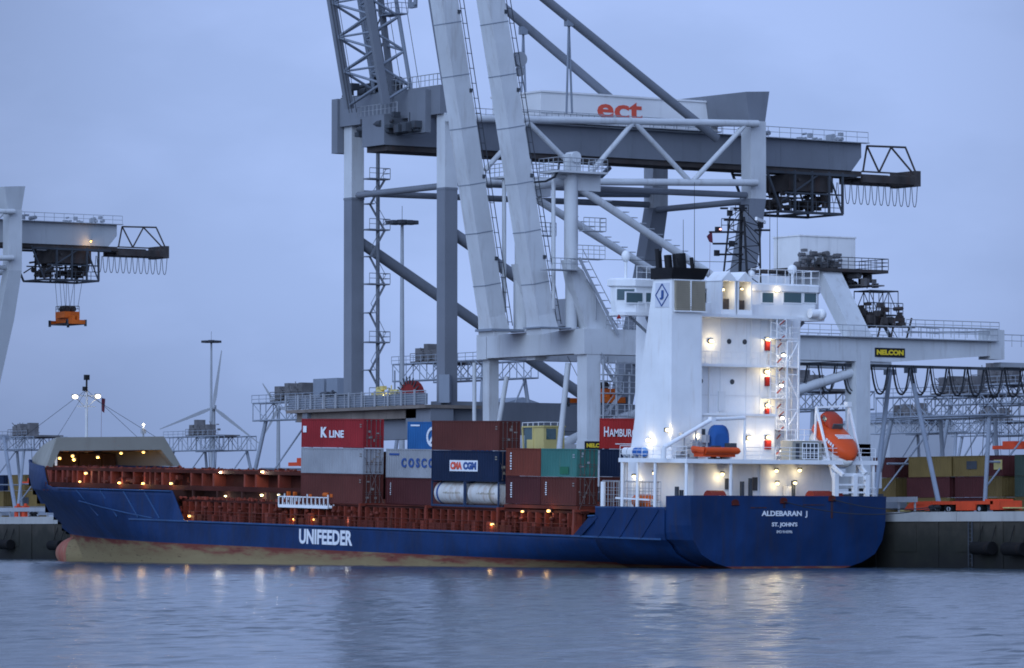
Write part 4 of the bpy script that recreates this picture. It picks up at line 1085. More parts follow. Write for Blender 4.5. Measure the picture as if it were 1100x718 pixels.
tb = ship_root('covered_boat', 2.6, 5.05, 9.8, 'tall rounded blue tarpaulin cover standing behind the orange rescue boat', 'covered gear')
link('cover', hullform([(-.5, .8, .55, 2.2, .8), (-.35, .98, .35, 3.1, .8), (.35, .98, .35, 3.1, .8), (.5, .8, .55, 2.3, .8)], 18), mat_tarp, tb)
link_each('stand', MB().box(-.35, .35, -.6, -.45, 0, .7).cut().box(-.35, .35, .45, .6, 0, .7), mat_dksteel, tb)
for (s0, s1, nm, mt, lab) in ((11.0, 9.55, 'a', mat_white, 'white liferaft canister at the port edge of the boat deck'), (9.35, 8.0, 'b', paint('canister_blue', (.03, .13, .42), .4, .1, .2), 'blue canister beside the white liferaft on the boat deck')):
    cr = ship_root('liferaft_canister', (s0 + s1) / 2, .8, 9.8, lab, 'liferaft', 'liferaft canisters on the boat deck')
    h_ = (s0 - s1) / 2
    m_ = MB(); m_.tube((-h_, 0, .55), (h_, 0, .55), .42, 14); m_.ball((-h_, 0, .55), .16, .41, .41); m_.ball((h_, 0, .55), .16, .41, .41); link('canister', m_, mt, cr)
    m_ = MB(); m_.box(-h_ * .6, -h_ * .4, -.4, .4, 0, .3); m_.cut(); m_.box(h_ * .4, h_ * .6, -.4, .4, 0, .3); m_.cut(); m_.tube((0, 0, .55), (.06, 0, .55), .435, 14); link_each('cradle', m_, mat_steel, cr)
# ================================================================== CONTAINERS
CL, CW = 11.55, 2.44
def cpaint(name, col, dirt=0.4, dc=(0.05, 0.028, 0.02)): return paint('box_' + name, col, .55, .16, dirt, dc, .9)
K_RED = cpaint('red', (.27, .022, .026)); K_BROWN = cpaint('brown', (.105, .030, .024)); K_BROWN2 = cpaint('maroon', (.075, .021, .022)); K_RUST = cpaint('rust', (.16, .040, .026))
K_GREY = cpaint('grey', (.30, .31, .33), .45, (.2, .16, .13)); K_NAVY = cpaint('navy', (.010, .020, .050)); K_BLUE = cpaint('blue', (.025, .12, .31)); K_GREEN = cpaint('green', (.05, .17, .15), .5, (.12, .13, .09))
K_HRED = cpaint('bright_red', (.33, .022, .02)); K_TAN = cpaint('tan', (.19, .13, .045), .5, (.12, .08, .04)); K_TAN2 = cpaint('ochre', (.155, .105, .038), .5); K_DGREEN = cpaint('dkgreen', (.05, .075, .06)); K_MAR = cpaint('wine', (.085, .024, .024))
mat_bar = paint('bar_dull', (.13, .10, .095), .6, .3, .4)
mat_plate = paint('plate_dull', (.22, .19, .17), .6, .3, .3)
def corr(mb, p, u, n_, length, z0, z1, depth=.055, pitch=.42, m=0):
    """corrugated sheet: from p along u, outward normal n_"""
    p = Vector(p); u = Vector(u); n_ = Vector(n_)
    k = max(3, int(length / pitch)); d = length / k; pr = []
    for i in range(k):
        b_ = i * d
        pr += [(b_, 0), (b_ + .28 * d, 0), (b_ + .42 * d, -depth), (b_ + .86 * d, -depth)]
    pr.append((length, 0))
    vs_ = []
    for a, c in pr:
        q_ = p + u * a + n_ * c; vs_ += [(q_.x, q_.y, z0), (q_.x, q_.y, z1)]
    mb.add(vs_, [(2 * i, 2 * i + 2, 2 * i + 3, 2 * i + 1) for i in range(len(pr) - 1)], m)
def container_body(L_, H_, W_=CW):
    mb = MB(); x0, x1, y0, y1 = -L_ / 2, L_ / 2, -W_ / 2, W_ / 2
    for x_ in (x0, x1 - .16):
        for y_ in (y0, y1 - .16): mb.box(x_, x_ + .16, y_, y_ + .16, 0, H_)
    for y_ in (y0 + .005, y1 - .125): mb.box(x0 + .16, x1 - .16, y_, y_ + .12, 0.01, .17); mb.box(x0 + .16, x1 - .16, y_, y_ + .12, H_ - .12, H_ - .01)
    for x_ in (x0 + .005, x1 - .125): mb.box(x_, x_ + .12, y0 + .16, y1 - .16, 0.01, .17); mb.box(x_, x_ + .12, y0 + .16, y1 - .16, H_ - .12, H_ - .01)
    corr(mb, (x0 + .16, y0 + .03, 0), (1, 0, 0), (0, -1, 0), L_ - .32, .17, H_ - .12)
    corr(mb, (x1 - .16, y1 - .03, 0), (-1, 0, 0), (0, 1, 0), L_ - .32, .17, H_ - .12)
    corr(mb, (x0 + .03, y1 - .16, 0), (0, -1, 0), (-1, 0, 0), W_ - .32, .17, H_ - .12)
    mb.box(x0 + .1, x1 - .1, y0 + .1, y1 - .1, H_ - .07, H_ - .03); mb.box(x0 + .1, x1 - .1, y0 + .1, y1 - .1, .06, .12)
    return mb
def add_doors(ro, L_, H_, mat):
    for k, (a, c) in enumerate(((-CW / 2 + .17, -.02), (.02, CW / 2 - .17))):
        d = MB(); x_ = L_ / 2 - .05
        d.box(x_ - .05, x_, a, c, .18, H_ - .13)
        for z_ in (.3, H_ * .36, H_ * .65, H_ - .3): d.box(x_, x_ + .025, a + .05, c - .05, z_ - .06, z_ + .06)
        do = link('door', d, mat, ro)
        r_ = MB()
        for f in (.28, .74):
            y_ = a + (c - a) * f; r_.tube((x_ + .05, y_, .12), (x_ + .05, y_, H_ - .1), .03, 5)
            for z_ in (.95, 1.15): r_.box(x_ + .03, x_ + .08, y_ - .12, y_ + .2, z_, z_ + .05)
            for z_ in (.14, H_ - .2): r_.box(x_, x_ + .09, y_ - .08, y_ + .08, z_, z_ + .1)
        link('locking_bar', r_, mat_bar, do)
def code_col(x0, x1, z0, z1):
    b_ = MB(); n_ = 7; h_ = (z1 - z0) / n_
    for k in range(n_): b_.box(x0 + (.0 if k % 2 else .05), x0 + min(.26, x1 - x0), -CW / 2 - .012, -CW / 2, z0 + k * h_, z0 + (k + .55) * h_)
    return b_
SHIPBOX = 'cargo containers stacked on the ship'
def ship_box(s0, t_, z_, L_, H_, mat, label, doors=True, lod=2):
    """s0 = after end of the box"""
    ro = ship_root('shipping_container', s0 + L_ / 2, t_ + CW / 2, z_, label, 'container', SHIPBOX)
    link('body', container_body(L_, H_), mat, ro)
    if doors: add_doors(ro, L_, H_, mat)
    return ro
def side_text(ro, L_, H_, txt, fx, fz, h_, w_=None, m=None, bold=.03, up=False, yoff=-CW / 2):
    """writing on the long side: fx from the left end, fz of its foot"""
    return letters(txt, (-L_ / 2 + fx, yoff - .012, fz), (1, 0, 0), (0, 0, 1), h_, w_, bold, .015, m or mat_letter, ro)
def marks(ro, L_, H_, seed, m=None):
    """small code plates on the door end and side"""
    rg = random.Random(seed); b = MB(); x_ = L_ / 2 + .0
    for _ in range(4):
        b.cut(); y_ = rg.uniform(-.95, .6); z_ = rg.uniform(.5, H_ - .5); b.box(x_ - .05, x_ + .0, y_, y_ + rg.uniform(.15, .4), z_, z_ + rg.uniform(.1, .28))
    for k in range(2): b.cut(); b.box(L_ / 2 - .62, L_ / 2 - .3, -CW / 2 - .012, -CW / 2, H_ - .62 - .22 * k, H_ - .52 - .22 * k)
    return link_each('code_plate', b, m or mat_plate, ro)
A0, B0, C0 = 31.9, 43.85, 55.75
T = [1.15 + 2.5 * k for k in range(8)]
# bay C (forward): brown, grey, red with the white writing
z = 4.85
c = ship_box(C0, T[0], z, CL, 2.95, K_BROWN, 'brown container at the bottom of the stack with the red lettered box on top'); marks(c, CL, 2.95, 1)
z += 2.98
c = ship_box(C0, T[0], z, CL, 2.56, K_GREY, 'plain light grey container between the red lettered box and a brown one'); marks(c, CL, 2.56, 2)
z += 2.59
c = ship_box(C0, T[0], z, CL, 2.88, K_RED, 'bright red container with white K LINE lettering, top of the forward stack'); marks(c, CL, 2.88, 3)
h = .95
letters('K', (-CL / 2 + 3.7, -CW / 2 - .012, 1.0), (1, 0, 0), (0, 0, 1), 1.05, 1.2, .045, .015, mat_letter, c); letters('LINE', (-CL / 2 + 5.3, -CW / 2 - .012, 1.0), (1, 0, 0), (0, 0, 1), .72, 2.7, .03, .015, mat_letter, c)
b = MB().box(-CL / 2 + .3, -CL / 2 + .95, -CW / 2 - .012, -CW / 2, 1.5, 2.15); link('lettering', b, mat_letter, c)
# bay A: tanks, navy box, brown box
zA = 4.9; HT, HN, HB_ = 2.42, 2.93, 2.84
def tank(s0, L_, label, stripe):
    ro = ship_root('tank_container', s0 + L_ / 2, T[0] + CW / 2, zA, label, 'tank container', 'tank containers on the ship')
    f = MB(); x0, x1 = -L_ / 2, L_ / 2
    for x_ in (x0, x1 - .14):
        for y_ in (-CW / 2, CW / 2 - .14): f.box(x_, x_ + .14, y_, y_ + .14, 0, HT)
        for z_ in (0.005, HT - .145): f.box(x_ + .01, x_ + .13, -CW / 2 + .14, CW / 2 - .14, z_, z_ + .14)
    for y_ in (-CW / 2 + .01, CW / 2 - .13):
        f.box(x0 + .14, x1 - .14, y_, y_ + .12, .0, .2)
    f.box(x0 + .14, x1 - .14, CW / 2 - .13, CW / 2 - .01, HT - .12, HT)
    link('frame', f, paint('tank_frame', (.03, .05, .10), .5, .2, .5, RUST), ro)
    f = MB(); r_ = 1.10; zc_ = HT / 2 + .08
    f.tube((x0 + .34, 0, zc_), (x1 - .34, 0, zc_), r_, 24, 0, None, False); f.ball((x0 + .34, 0, zc_), .28, r_, r_, 24, 10); f.ball((x1 - .34, 0, zc_), .28, r_, r_, 24, 10)
    tk = link('vessel', f, paint('tank_white', (.62, .61, .58), .4, .08, .65, (.34, .20, .11), 1.2, dirt_pos=.52), ro)
    f = MB(); f.tube((x0 + stripe, 0, zc_), (x0 + stripe + .3, 0, zc_), r_ + .012, 24, 0, None, False); link('band', f, mat_letterblue if stripe < 1 else mat_grille, tk)
    f = MB()
    rg = random.Random(s0)
    for k in range(12): x_ = x0 + 1.9 + k * .26; f.cut(); f.box(x_, x_ + rg.uniform(.1, .2), -r_ - .012, -r_ + .02, zc_ - .06, zc_ + rg.uniform(.04, .14))
    link_each('stencil_mark', f, mat_grille, tk)
    f = MB(); f.tube((0, 0, zc_ + r_ - .1), (0, 0, zc_ + r_ + .12), .25, 10); f.box(x0 + .5, x1 - .5, -.3, .3, zc_ + r_ + .02, zc_ + r_ + .06); link('manway', f, mat_steel, tk)
    return ro
tank(A0, CL / 2 - .03, 'white tank container with rust stains, the after one nearer the ship stern', 3.9)
tank(A0 + CL / 2 + .03, CL / 2 - .03, 'white tank container with a dark blue band, the forward one of the pair', .7)
c = ship_box(A0, T[0], zA + HT + .03, CL, HN, K_NAVY, 'dark navy container with CMA CGM panel, standing on two white tanks'); marks(c, CL, HN, 4, mat_grille)
pl = link('name_panel', MB().box(-CL / 2 + 3.2, -CL / 2 + 8.0, -CW / 2 - .02, -CW / 2 - .002, .95, 2.0), mat_letter, c)
letters('CMA', (-CL / 2 + 3.35, -CW / 2 - .03, 1.1), (1, 0, 0), (0, 0, 1), .75, 2.0, .075, .015, mat_letterred, pl); letters('CGM', (-CL / 2 + 5.55, -CW / 2 - .03, 1.1), (1, 0, 0), (0, 0, 1), .75, 2.25, .075, .015, mat_letterblue, pl)
c = ship_box(A0, T[0], zA + HT + HN + .06, CL, HB_, K_BROWN, 'plain brown container on top of the dark navy lettered one'); marks(c, CL, HB_, 5)
# bay B, second row inboard
z = 4.9
c = ship_box(B0, T[1], z, CL, 2.6, K_BROWN2, 'brown container under the grey COSCO box, partly hidden by the tanks'); marks(c, CL, 2.6, 6); b = code_col(-CL / 2 + .8, -CL / 2 + .95, .9, 2.2); link('lettering', b, mat_letter, c)
c = ship_box(B0, T[1], z + 2.63, CL, 2.85, K_GREY, 'grey container lettered COSCO in blue, beside the dark navy one'); side_text(c, CL, 2.85, 'C O S C O', 2.8, 1.0, .95, 5.9, mat_letterblue, .05); b = MB().box(-CL / 2 + .6, -CL / 2 + 2.4, -CW / 2 - .012, -CW / 2, 2.2, 2.4); link('code_plate', b, mat_letterblue, c)
# bay B, third row: light blue box on top
z3 = 4.9
c = ship_box(B0, T[2], z3, CL, 2.6, K_BROWN2, 'maroon container at the bottom of the inboard stack behind the grey lettered box'); c = ship_box(B0, T[2], z3 + 2.62, CL, 2.6, K_BROWN, 'dark brown container under the light blue one, mostly hidden')
c = ship_box(B0, T[2], z3 + 5.24, CL, 2.95, K_BLUE, 'light blue container with a round white mark, high behind the brown box')
e_ = MB(); n = 22
for i in range(n):
    a0_, a1_ = 2 * math.pi * i / n, 2 * math.pi * (i + 1) / n
    e_.beam((-CL / 2 + 4.6 + 1.0 * math.cos(a0_), -CW / 2 - .015, 1.45 + .85 * math.sin(a0_)), (-CL / 2 + 4.6 + 1.0 * math.cos(a1_), -CW / 2 - .015, 1.45 + .85 * math.sin(a1_)), .02, .3, up=(0, 0, 1))
e_.beam((-CL / 2 + 4.1, -CW / 2 - .02, .9), (-CL / 2 + 5.1, -CW / 2 - .02, 2.0), .02, .3); e_.box(-CL / 2 + .6, -CL / 2 + 2.2, -CW / 2 - .012, -CW / 2, 2.5, 2.65)
link('round_mark', e_, mat_letter, c)
c = ship_box(B0, T[3], 4.9, CL, 2.6, K_DGREEN, 'dark green container deep in the hold between the two forward stacks'); 
c = ship_box(C0, T[2], 4.85, CL, 2.6, K_BROWN2, 'dark brown container behind the forward stack, seen by its door end')
c = ship_box(C0, T[2], 7.48, CL, 2.6, K_BROWN, 'brown container on top of the one behind the forward stack')
# bay D: twenty-foot boxes
LD = 5.72; D0, D1 = 19.15, 24.98; zD = 5.33
c = ship_box(D1, T[0], zD, LD, 2.6, K_BROWN2, 'maroon container with white marks under the rust red one'); b = code_col(-LD / 2 + .8, -LD / 2 + 1.1, .6, 2.1); link('lettering', b, mat_letter, c)
c = ship_box(D0, T[0], zD, LD, 2.6, K_BROWN, 'brown container directly under the green one'); marks(c, LD, 2.6, 7); b = code_col(-LD / 2 + .7, -LD / 2 + .95, .9, 2.2); link('lettering', b, mat_letter, c)
c = ship_box(D1, T[0], zD + 2.63, LD, 2.62, K_RUST, 'rust red container to the left of the green one'); b = code_col(-LD / 2 + .7, -LD / 2 + .95, .6, 2.3); link('lettering', b, mat_letter, c)
c = ship_box(D0, T[0], zD + 2.63, LD, 2.62, K_GREEN, 'faded green container with a darker patch at its foot'); marks(c, LD, 2.62, 8, mat_steel)
link('paint_patch', MB().box(.2, 1.6, -CW / 2 - .01, -CW / 2 - .002, .25, .95), paint('patch_green', (.025, .125, .07), .5, .3, .3), c)
# bay D, inboard: red over blue and brown
c = ship_box(D0, T[4] + .9, zD, LD, 2.6, K_BROWN2, 'maroon container at the bottom of the stack in front of the funnel'); c = ship_box(D1, T[4] + .9, zD, LD, 2.6, K_BROWN, 'brown container beneath the navy one by the funnel')
c = ship_box(D1, T[4] + .9, zD + 2.63, LD, 2.62, K_NAVY, 'small navy container half hidden under the bright red lettered one'); c = ship_box(D0, T[4] + .9, zD + 2.63, LD, 2.62, K_BROWN, 'brown container beside the navy one under the bright red lettered box'); marks(c, LD, 2.62, 9)
c = ship_box(D0, T[4] + .9, zD + 5.3, CL + .1, 2.9, K_HRED, 'bright red container lettered in white HAMBURG, half hidden by the white funnel'); side_text(c, CL, 2.9, 'H', .75, 1.15, .95, .75, mat_letter, .01); side_text(c, CL, 2.9, 'AMBURG', 1.6, 1.15, .74, 4.4, mat_letter, .01)
link('stripe', MB().box(-CL / 2 + 2.6, CL / 2 - .8, -CW / 2 - .012, -CW / 2, .42, .5), mat_letter, c)

lr = MB()
for s_, t_, h_ in ((A0, T[0], 4.2), (C0, T[0], 4.6), (D0, T[0], 4.2)):
    for sg in (-1, 1):
        a = S(s_ - .35, t_ + CW / 2 + sg * 1.1, 4.95); c = S(s_ - .12, t_ + CW / 2 - sg * 1.1, 4.95 + h_); lr.cut(); lr.tube(a, c, .022, 4)
link_each('lashing_rod', lr, mat_bar, ship)
# ================================================================== QUAY CRANES
YW, YL = 275.5, 310.6          # waterside and landside rails
def bogie_set(x, y):
    b = MB()
    b.box(x - 3.6, x + 3.6, y - .55, y + .55, QZ + 1.5, QZ + 2.3)
    for d in (-2.4, -0.8, .8, 2.4):
        b.box(x + d - .65, x + d + .65, y - .35, y + .35, QZ + .6, QZ + 1.5); b.tube((x + d - .33, y - .25, QZ + .38), (x + d - .33, y + .25, QZ + .38), .36, 12); b.tube((x + d + .35, y - .25, QZ + .38), (x + d + .35, y + .25, QZ + .38), .36, 12)
    return b

# ---------------------------------------------------------------- the tall ship-to-shore crane
XN, XF = -413.1, -431.6
YT = 316.7                     # landside legs at girder height
GX = -422.3
fc = root('ship_to_shore_crane', (GX, YW, QZ), 'tall dark grey gantry crane with raised lattice boom and lettered white machinery house', 'crane', 'tall gantry cranes with lattice booms')
for X_ in (XN, XF):
    b = MB()
    b.box(X_ - .8, X_ + .8, YW - .8, YW + .8, 14.2, 40.0, 0); b.box(X_ - .8, X_ + .8, YW - .8, YW + .8, 40.0, 48.0, 1)
    b.box(X_ - .84, X_ + .84, YW - .84, YW + .84, 39.8, 40.05, 0)
    link('leg', b, [mat_crane_d, mat_crane_l], fc)
    b = MB()
    b.hexa([(X_ - .9, YL - 1.0, 13), (X_ + .9, YL - 1.0, 13), (X_ + .9, YL + 1.0, 13), (X_ - .9, YL + 1.0, 13), (X_ - .9, YT - 2.4, 33.5), (X_ + .9, YT - 2.4, 33.5), (X_ + .9, YT - .1, 33.5), (X_ - .9, YT - .1, 33.5)], 0)
    b.hexa([(X_ - .9, YT - 2.4, 33.5), (X_ + .9, YT - 2.4, 33.5), (X_ + .9, YT - .1, 33.5), (X_ - .9, YT - .1, 33.5), (X_ - .9, YT - 1.0, 40.5), (X_ + .9, YT - 1.0, 40.5), (X_ + .9, YT + 1.1, 40.5), (X_ - .9, YT + 1.1, 40.5)], 0)
    b.box(X_ - .9, X_ + .9, YT - 1.0, YT + 1.1, 40.5, 49.2, 1)
    link('leg', b, [mat_crane_d, mat_crane_l], fc)
    # cross brace in the plane of the legs
    b = MB(); b.tube((X_, YW + .8, 35.2), (X_, YL - .5, 16.8), .62, 12); b.cut(); b.tube((X_, YW + .8, 40.6), (X_, YT - 1.0, 40.9), .36, 10)
    link_each('brace', b, mat_crane_d if X_ == XF else mat_crane_d, fc)
    b = MB(); b.box(X_ - 1.0, X_ + 1.0, YW - 1.4, YL + 1.4, 14.2, 17.2); link('side_beam', b, mat_crane_d, fc)
    for y_ in (YW, YL):
        b = MB(); b.box(X_ - .9, X_ + .9, y_ - .8, y_ + .8, QZ + 4.4, 14.2); link('lower_leg', b, mat_crane_d, fc)
for y_ in (YW, YL):
    b = MB(); b.box(XF - 3.5, XN + 3.5, y_ - .9, y_ + .9, QZ + 2.9, QZ + 4.6); link('sill_beam', b, mat_crane_d, fc)
    for X_ in (XF, XN):
        bo = bogie_set(X_, y_); bo.box(X_ - 1, X_ + 1, y_ - .5, y_ + .5, QZ + 2.3, QZ + 2.9); link('bogie', bo, mat_dksteel, fc)
b = MB(); b.tube((XF, YW, 40.3), (XN, YW, 40.3), .36, 10); b.cut(); b.tube((XF, YT - .4, 40.3), (XN, YT - .4, 40.3), .36, 10); b.cut(); b.box(XF + .8, XN - .8, YW - .6, YW + .6, 14.4, 16.9); b.cut(); b.box(XF + .8, XN - .8, YL - .8, YL + .8, 13.4, 16.0)
link_each('cross_tie', b, mat_crane_d, fc)
b = MB()
b.box(XF - 1.9, XN + .6, YW - 1.3, YW + 1.3, 47.9, 51.0); b.cut(); b.box(XF - 2.1, XF - .9, YW - 1.6, YW + 1.6, 45.0, 51.0)
b.cut(); b.box(XN - 4.6, XN - 1.2, YW - 2.0, YW - 1.3, 46, 50.6)
link_each('portal_beam', b, mat_crane_d, fc)
b = MB()   # landside top beam, deeper at its near end
b.hexa([(XF - 1.5, YT - 1.2, 49.2), (XN + .9, YT - 1.2, 49.2), (XN + .9, YT + 1.0, 49.2), (XF - 1.5, YT + 1.0, 49.2), (XF - 1.5, YT - 1.7, 52.6), (XN + .9, YT - 1.7, 52.4), (XN + .9, YT + 1.6, 52.6), (XF - 1.5, YT + 1.6, 52.7)])
link_each('portal_beam', b, mat_crane_d, fc)
b = MB(); b.box(GX - 2.2, GX + 2.2, YW - 3.5, 336.4, 45.0, 48.3); b.hexa([(GX - 2.2, 336.4, 45.0), (GX + 2.2, 336.4, 45.0), (GX + 2.2, 337.8, 46.6), (GX - 2.2, 337.8, 46.6), (GX - 2.2, 336.4, 48.3), (GX + 2.2, 336.4, 48.3), (GX + 2.2, 337.8, 48.3), (GX - 2.2, 337.8, 48.3)])
for y_ in range(284, 336, 7): b.box(GX + 2.19, GX + 2.23, y_, y_ + .12, 45.1, 48.2)
gd = link('girder', b, mat_crane_d, fc)
b = MB(); b.box(GX - 2.0, GX + 2.0, YW - 3, 338, 44.4, 45.0); link('trolley_rail', b, mat_brown, gd)
b = MB(); b.rail([(GX + 2.6, YW + 3, 48.3), (GX + 2.6, 338.5, 48.3)], 1.2, 1.6, 2, .04); b.box(GX + 2.2, GX + 2.9, YW + 3, 338.5, 48.2, 48.3); b.clutter(GX - 1, GX + 2, 320, 337, 48.3, 49.6, 22, 0, 41, .2, .7)
b.clutter(GX, GX + 2.5, 296, 304, 48.3, 49.4, 10, 0, 42, .3, .7)
link('railing', b, mat_steel, gd)
# machinery house
hx1 = GX + 2.5
p0 = at(581, 118, X=hx1); p1 = at(771, 128, X=hx1)
b = MB(); b.box(hx1 - 9.5, hx1, p0.y, p1.y, 48.5, 51.75); b.box(hx1 - 9.7, hx1 + .15, p0.y - .15, p1.y + .15, 51.75, 51.95)
mh = link('machinery_house', b, paint('house_white', (.82, .82, .82), .45, .05, .25, (.45, .42, .4), .5), fc)
q = at(641.5, 128, X=hx1)
letters('ect', (hx1 + .02, q.y, 49.25), (0, 1, 0), (0, 0, 1), 2.0, 6.2, .025, .02, mat_letterred, mh)
b = MB(); b.rail([(hx1 + .7, p0.y - 4, 48.5), (hx1 + .7, p1.y, 48.5)], 1.1, 1.6, 2, .035); b.box(hx1, hx1 + .8, p0.y - 4, p1.y, 48.4, 48.5); link('walkway', b, mat_steel, mh)
# backstays: heavy tubes from the A-frame head down to the girder
apx = {}
for X_, pa, pb_ in ((-415.5, (584, -2), (770, 149)), (-429.5, (541, 8), (656, 106))):
    a = at(pa[0], pa[1], X=X_); c = at(pb_[0], pb_[1], X=X_)
    if X_ == -429.5: c = a.lerp(c, 1.35); 
    a = a + (a - c) * (.69 if X_ == -415.5 else 1.44 / 1.35)
    apx[X_] = a
    b = MB(); b.tube(a, c, .50, 12); link_each('backstay', b, mat_crane_d, fc)
b = MB()
for X_, pxs in ((-415.5, ((611, 24, 122),)), (-429.5, ((562, 33, 126),))):
    for px, y0, y1 in pxs:
        a = at(px, y0, X=X_); c = at(px - 2.5, y1, X=X_); d = at(px + 3.5, y1, X=X_); b.cut(); b.tube(a, c, .13, 6); b.tube(a, d, .13, 6); b.cbox(a, .7, .8, .9)
link_each('stay_hanger', b, mat_crane_m, fc)
b = MB(); b.beam((XN + .1, YW + .2, 50.9), apx[-415.5], 1.0, 1.3); b.cut(); b.beam((XF + 2.0, YW + 2.6, 50.9), apx[-429.5], 1.0, 1.3)
link_each('pylon', b, mat_crane_d, fc)
# near-side tubular truss between the legs (pale)
TX = XN + 1.4
b = MB()
a = at(480, 127, X=TX); c = at(814, 133, X=TX); b.tube(a, c, .40, 10); b.cut(); d = at(520, 195, X=TX); e_ = at(813, 196.5, X=TX); b.tube(d, e_, .40, 10)
for p_, q_ in (((567, 131), (606, 170)), ((681, 131), (630, 191)), ((681, 131), (740, 194)), ((799, 136), (745, 194)), ((521, 183), (567, 131))):
    b.cut(); b.tube(at(*p_, X=TX), at(*q_, X=TX), .30, 8)
link_each('side_truss', b, mat_crane_l, fc)
b = MB(); b.tube(at(632, 204, X=XF), at(655, 180, X=XF), .3, 8); b.cut(); b.tube(at(612, 208, X=XF), at(698, 208.5, X=XF), .42, 8); link_each('side_truss', b, mat_crane_m, fc)
# trolley parked over the backreach
ty0, ty1 = 325.3, 334.2
b = MB(); X0, X1 = GX - 3.2, GX + 3.2
for X_ in (X0, X1):
    for f in (0, .22, .5, .78, 1): y_ = ty0 + (ty1 - ty0) * f; b.beam((X_, y_, 39.8), (X_, y_ - (.0 if f else 2.2), 44.6), .24)
    b.beam((X_, ty0, 39.8), (X_, ty1, 39.8), .3); b.beam((X_, ty0 - 2, 44.3), (X_, ty1 + 2, 44.3), .3); b.beam((X_, ty0 + .5, 42), (X_, ty1, 42), .18); b.beam((X_, ty0, 41), (X_, ty0 + 5.5, 44.3), .16); b.beam((X_, ty1, 39.8), (X_, ty0 + 7, 44.3), .16)
for f in (0, .5, 1): y_ = ty0 + (ty1 - ty0) * f; b.beam((X0, y_, 39.8), (X1, y_, 39.8), .24)
b.rail([(X1, ty0, 39.9), (X1, ty1, 39.9)], 1.2, 1.2, 2, .05)
tr = link('trolley', b, mat_dksteel, fc)
b = MB(); b.clutter(X0 + .8, X1 - .8, ty0 + 1, ty1 - 1.5, 40.3, 44.2, 70, 0, 44, .3, 1.1); b.box(X0 + 1, X1 - .6, ty0 + 1.6, ty0 + 8, 42.3, 44.2); link('hoist_machinery', b, mat_brown, tr)
# cable carrier on the runway tail with hanging loops
b = MB(); ye = 346.6
for X_ in (GX - 2, GX + 2): b.beam((X_, 338, 44.2), (X_, ye, 44.2), .4, .9); b.beam((X_, 338, 45.0), (X_, ye - 1.5, 45.0), .18)
for k in range(7): y_ = 338.3 + k * 1.3; b.beam((GX - 2, y_, 44.2), (GX + 2, y_, 44.2), .2)
b.box(GX - 2.3, GX + 2.3, ye - .9, ye, 43.6, 45.4); b.tube((GX + 2, 338.8, 48.0), (GX + 2, 344.6, 48.1), .13, 6)
for y0, z0, y1, z1 in ((338.8, 48, 340.6, 45), (342.4, 48, 340.6, 45), (342.4, 48, 345.8, 45), (344.6, 48, 346.2, 45), (338.8, 48, 338.2, 45)): b.tube((GX + 2, y0, z0), (GX + 2, y1, z1), .12, 5)
tl = link('runway_tail', b, mat_brown, fc)
b = MB()
for k in range(15):
    y_ = 331.8 + k * 1.0; pts = [(GX + 1.6, y_ + .42 * math.sin(math.pi * i / 6) ** .5 * (1 if i < 4 else 1) * 0 + (i / 6) * .85, 43.6 - 2.4 * (1 - abs(i / 3 - 1) ** 3)) for i in range(7)]
    b.path(pts, .05, 4)
link('cable_loops', b, mat_cable, tl)
# raised lattice boom
def bm(px, py, X_): return at(px, py, X=X_)
b = MB()
BX0, BX1 = GX - 3.6, GX + 3.6
def chord(y_, z_): return Vector((0, y_, z_))
y_b, z_b = 271.2, 49.6; top_z = 68.0; dy = -(top_z - z_b) * .20
def bc(X_, off, k): return Vector((X_, y_b + off + dy * k, z_b + (top_z - z_b) * k))
OFF = 3.6
N = 5
link('boom_chord', MB().beam(bc(BX0, 0, -.02), bc(BX0, 0, 1), .55, .9), mat_crane_d, fc); link('boom_chord', MB().beam(bc(BX1, 0, -.02), bc(BX1, 0, 1), .55, .9), mat_crane_d, fc)
for X_ in (BX0, BX1): b.tube(bc(X_, OFF, 0), bc(X_, OFF, 1), .22, 8)
for i in range(N):
    k0, k1 = i / N, (i + 1) / N
    for X_ in (BX0, BX1): b.tube(bc(X_, 0, k0), bc(X_, OFF, (k0 + k1) / 2), .15, 6); b.tube(bc(X_, OFF, (k0 + k1) / 2), bc(X_, 0, k1), .15, 6)
    for o_ in (0, OFF):
        b.tube(bc(BX0, o_, k0), bc(BX1, o_, (k0 + k1) / 2), .15, 6); b.tube(bc(BX1, o_, (k0 + k1) / 2), bc(BX0, o_, k1), .15, 6)
    b.tube(bc(BX0, 0, k1), bc(BX1, 0, k1), .13, 6)
link_each('boom_lattice', b, mat_crane_m, fc)
b = MB()
for X_, o_ in ((BX0 + 1.2, -.9), (BX0 + 1.6, -.8), (BX0 + 2.2, -.6), (GX + 1, OFF + .6), (GX + 1.5, OFF + 1.2), (GX + 2.4, OFF + 2)): b.cut(); b.tube(bc(X_, o_, -.05), bc(X_, o_, 1), .04, 4)
link_each('hoist_rope', b, mat_cable, fc)
b = MB()    # ladder with hoops and a service landing inside the boom
for k in range(14): z_ = 50.5 + k * 1.0; p = bc(GX + .2, OFF * .6, k / 16); b.box(p.x - .5, p.x + .5, p.y - .5, p.y - .45, p.z, p.z + .07); b.box(p.x - .5, p.x + .5, p.y + .4, p.y + .45, p.z, p.z + .07)
for X_ in (-.5, 0, .5): b.tube(bc(GX + .2 + X_, OFF * .6 + .4, 0), bc(GX + .2 + X_, OFF * .6 + .4, .9), .04, 4)
p = bc(GX + 2.2, OFF, .52); b.box(p.x - 1.6, p.x + 1.8, p.y - .6, p.y + 1, p.z - .15, p.z); b.rail([(p.x - 1.6, p.y - .6, p.z), (p.x + 1.8, p.y - .6, p.z), (p.x + 1.8, p.y + 1, p.z)], 1.1, .7, 2, .04)
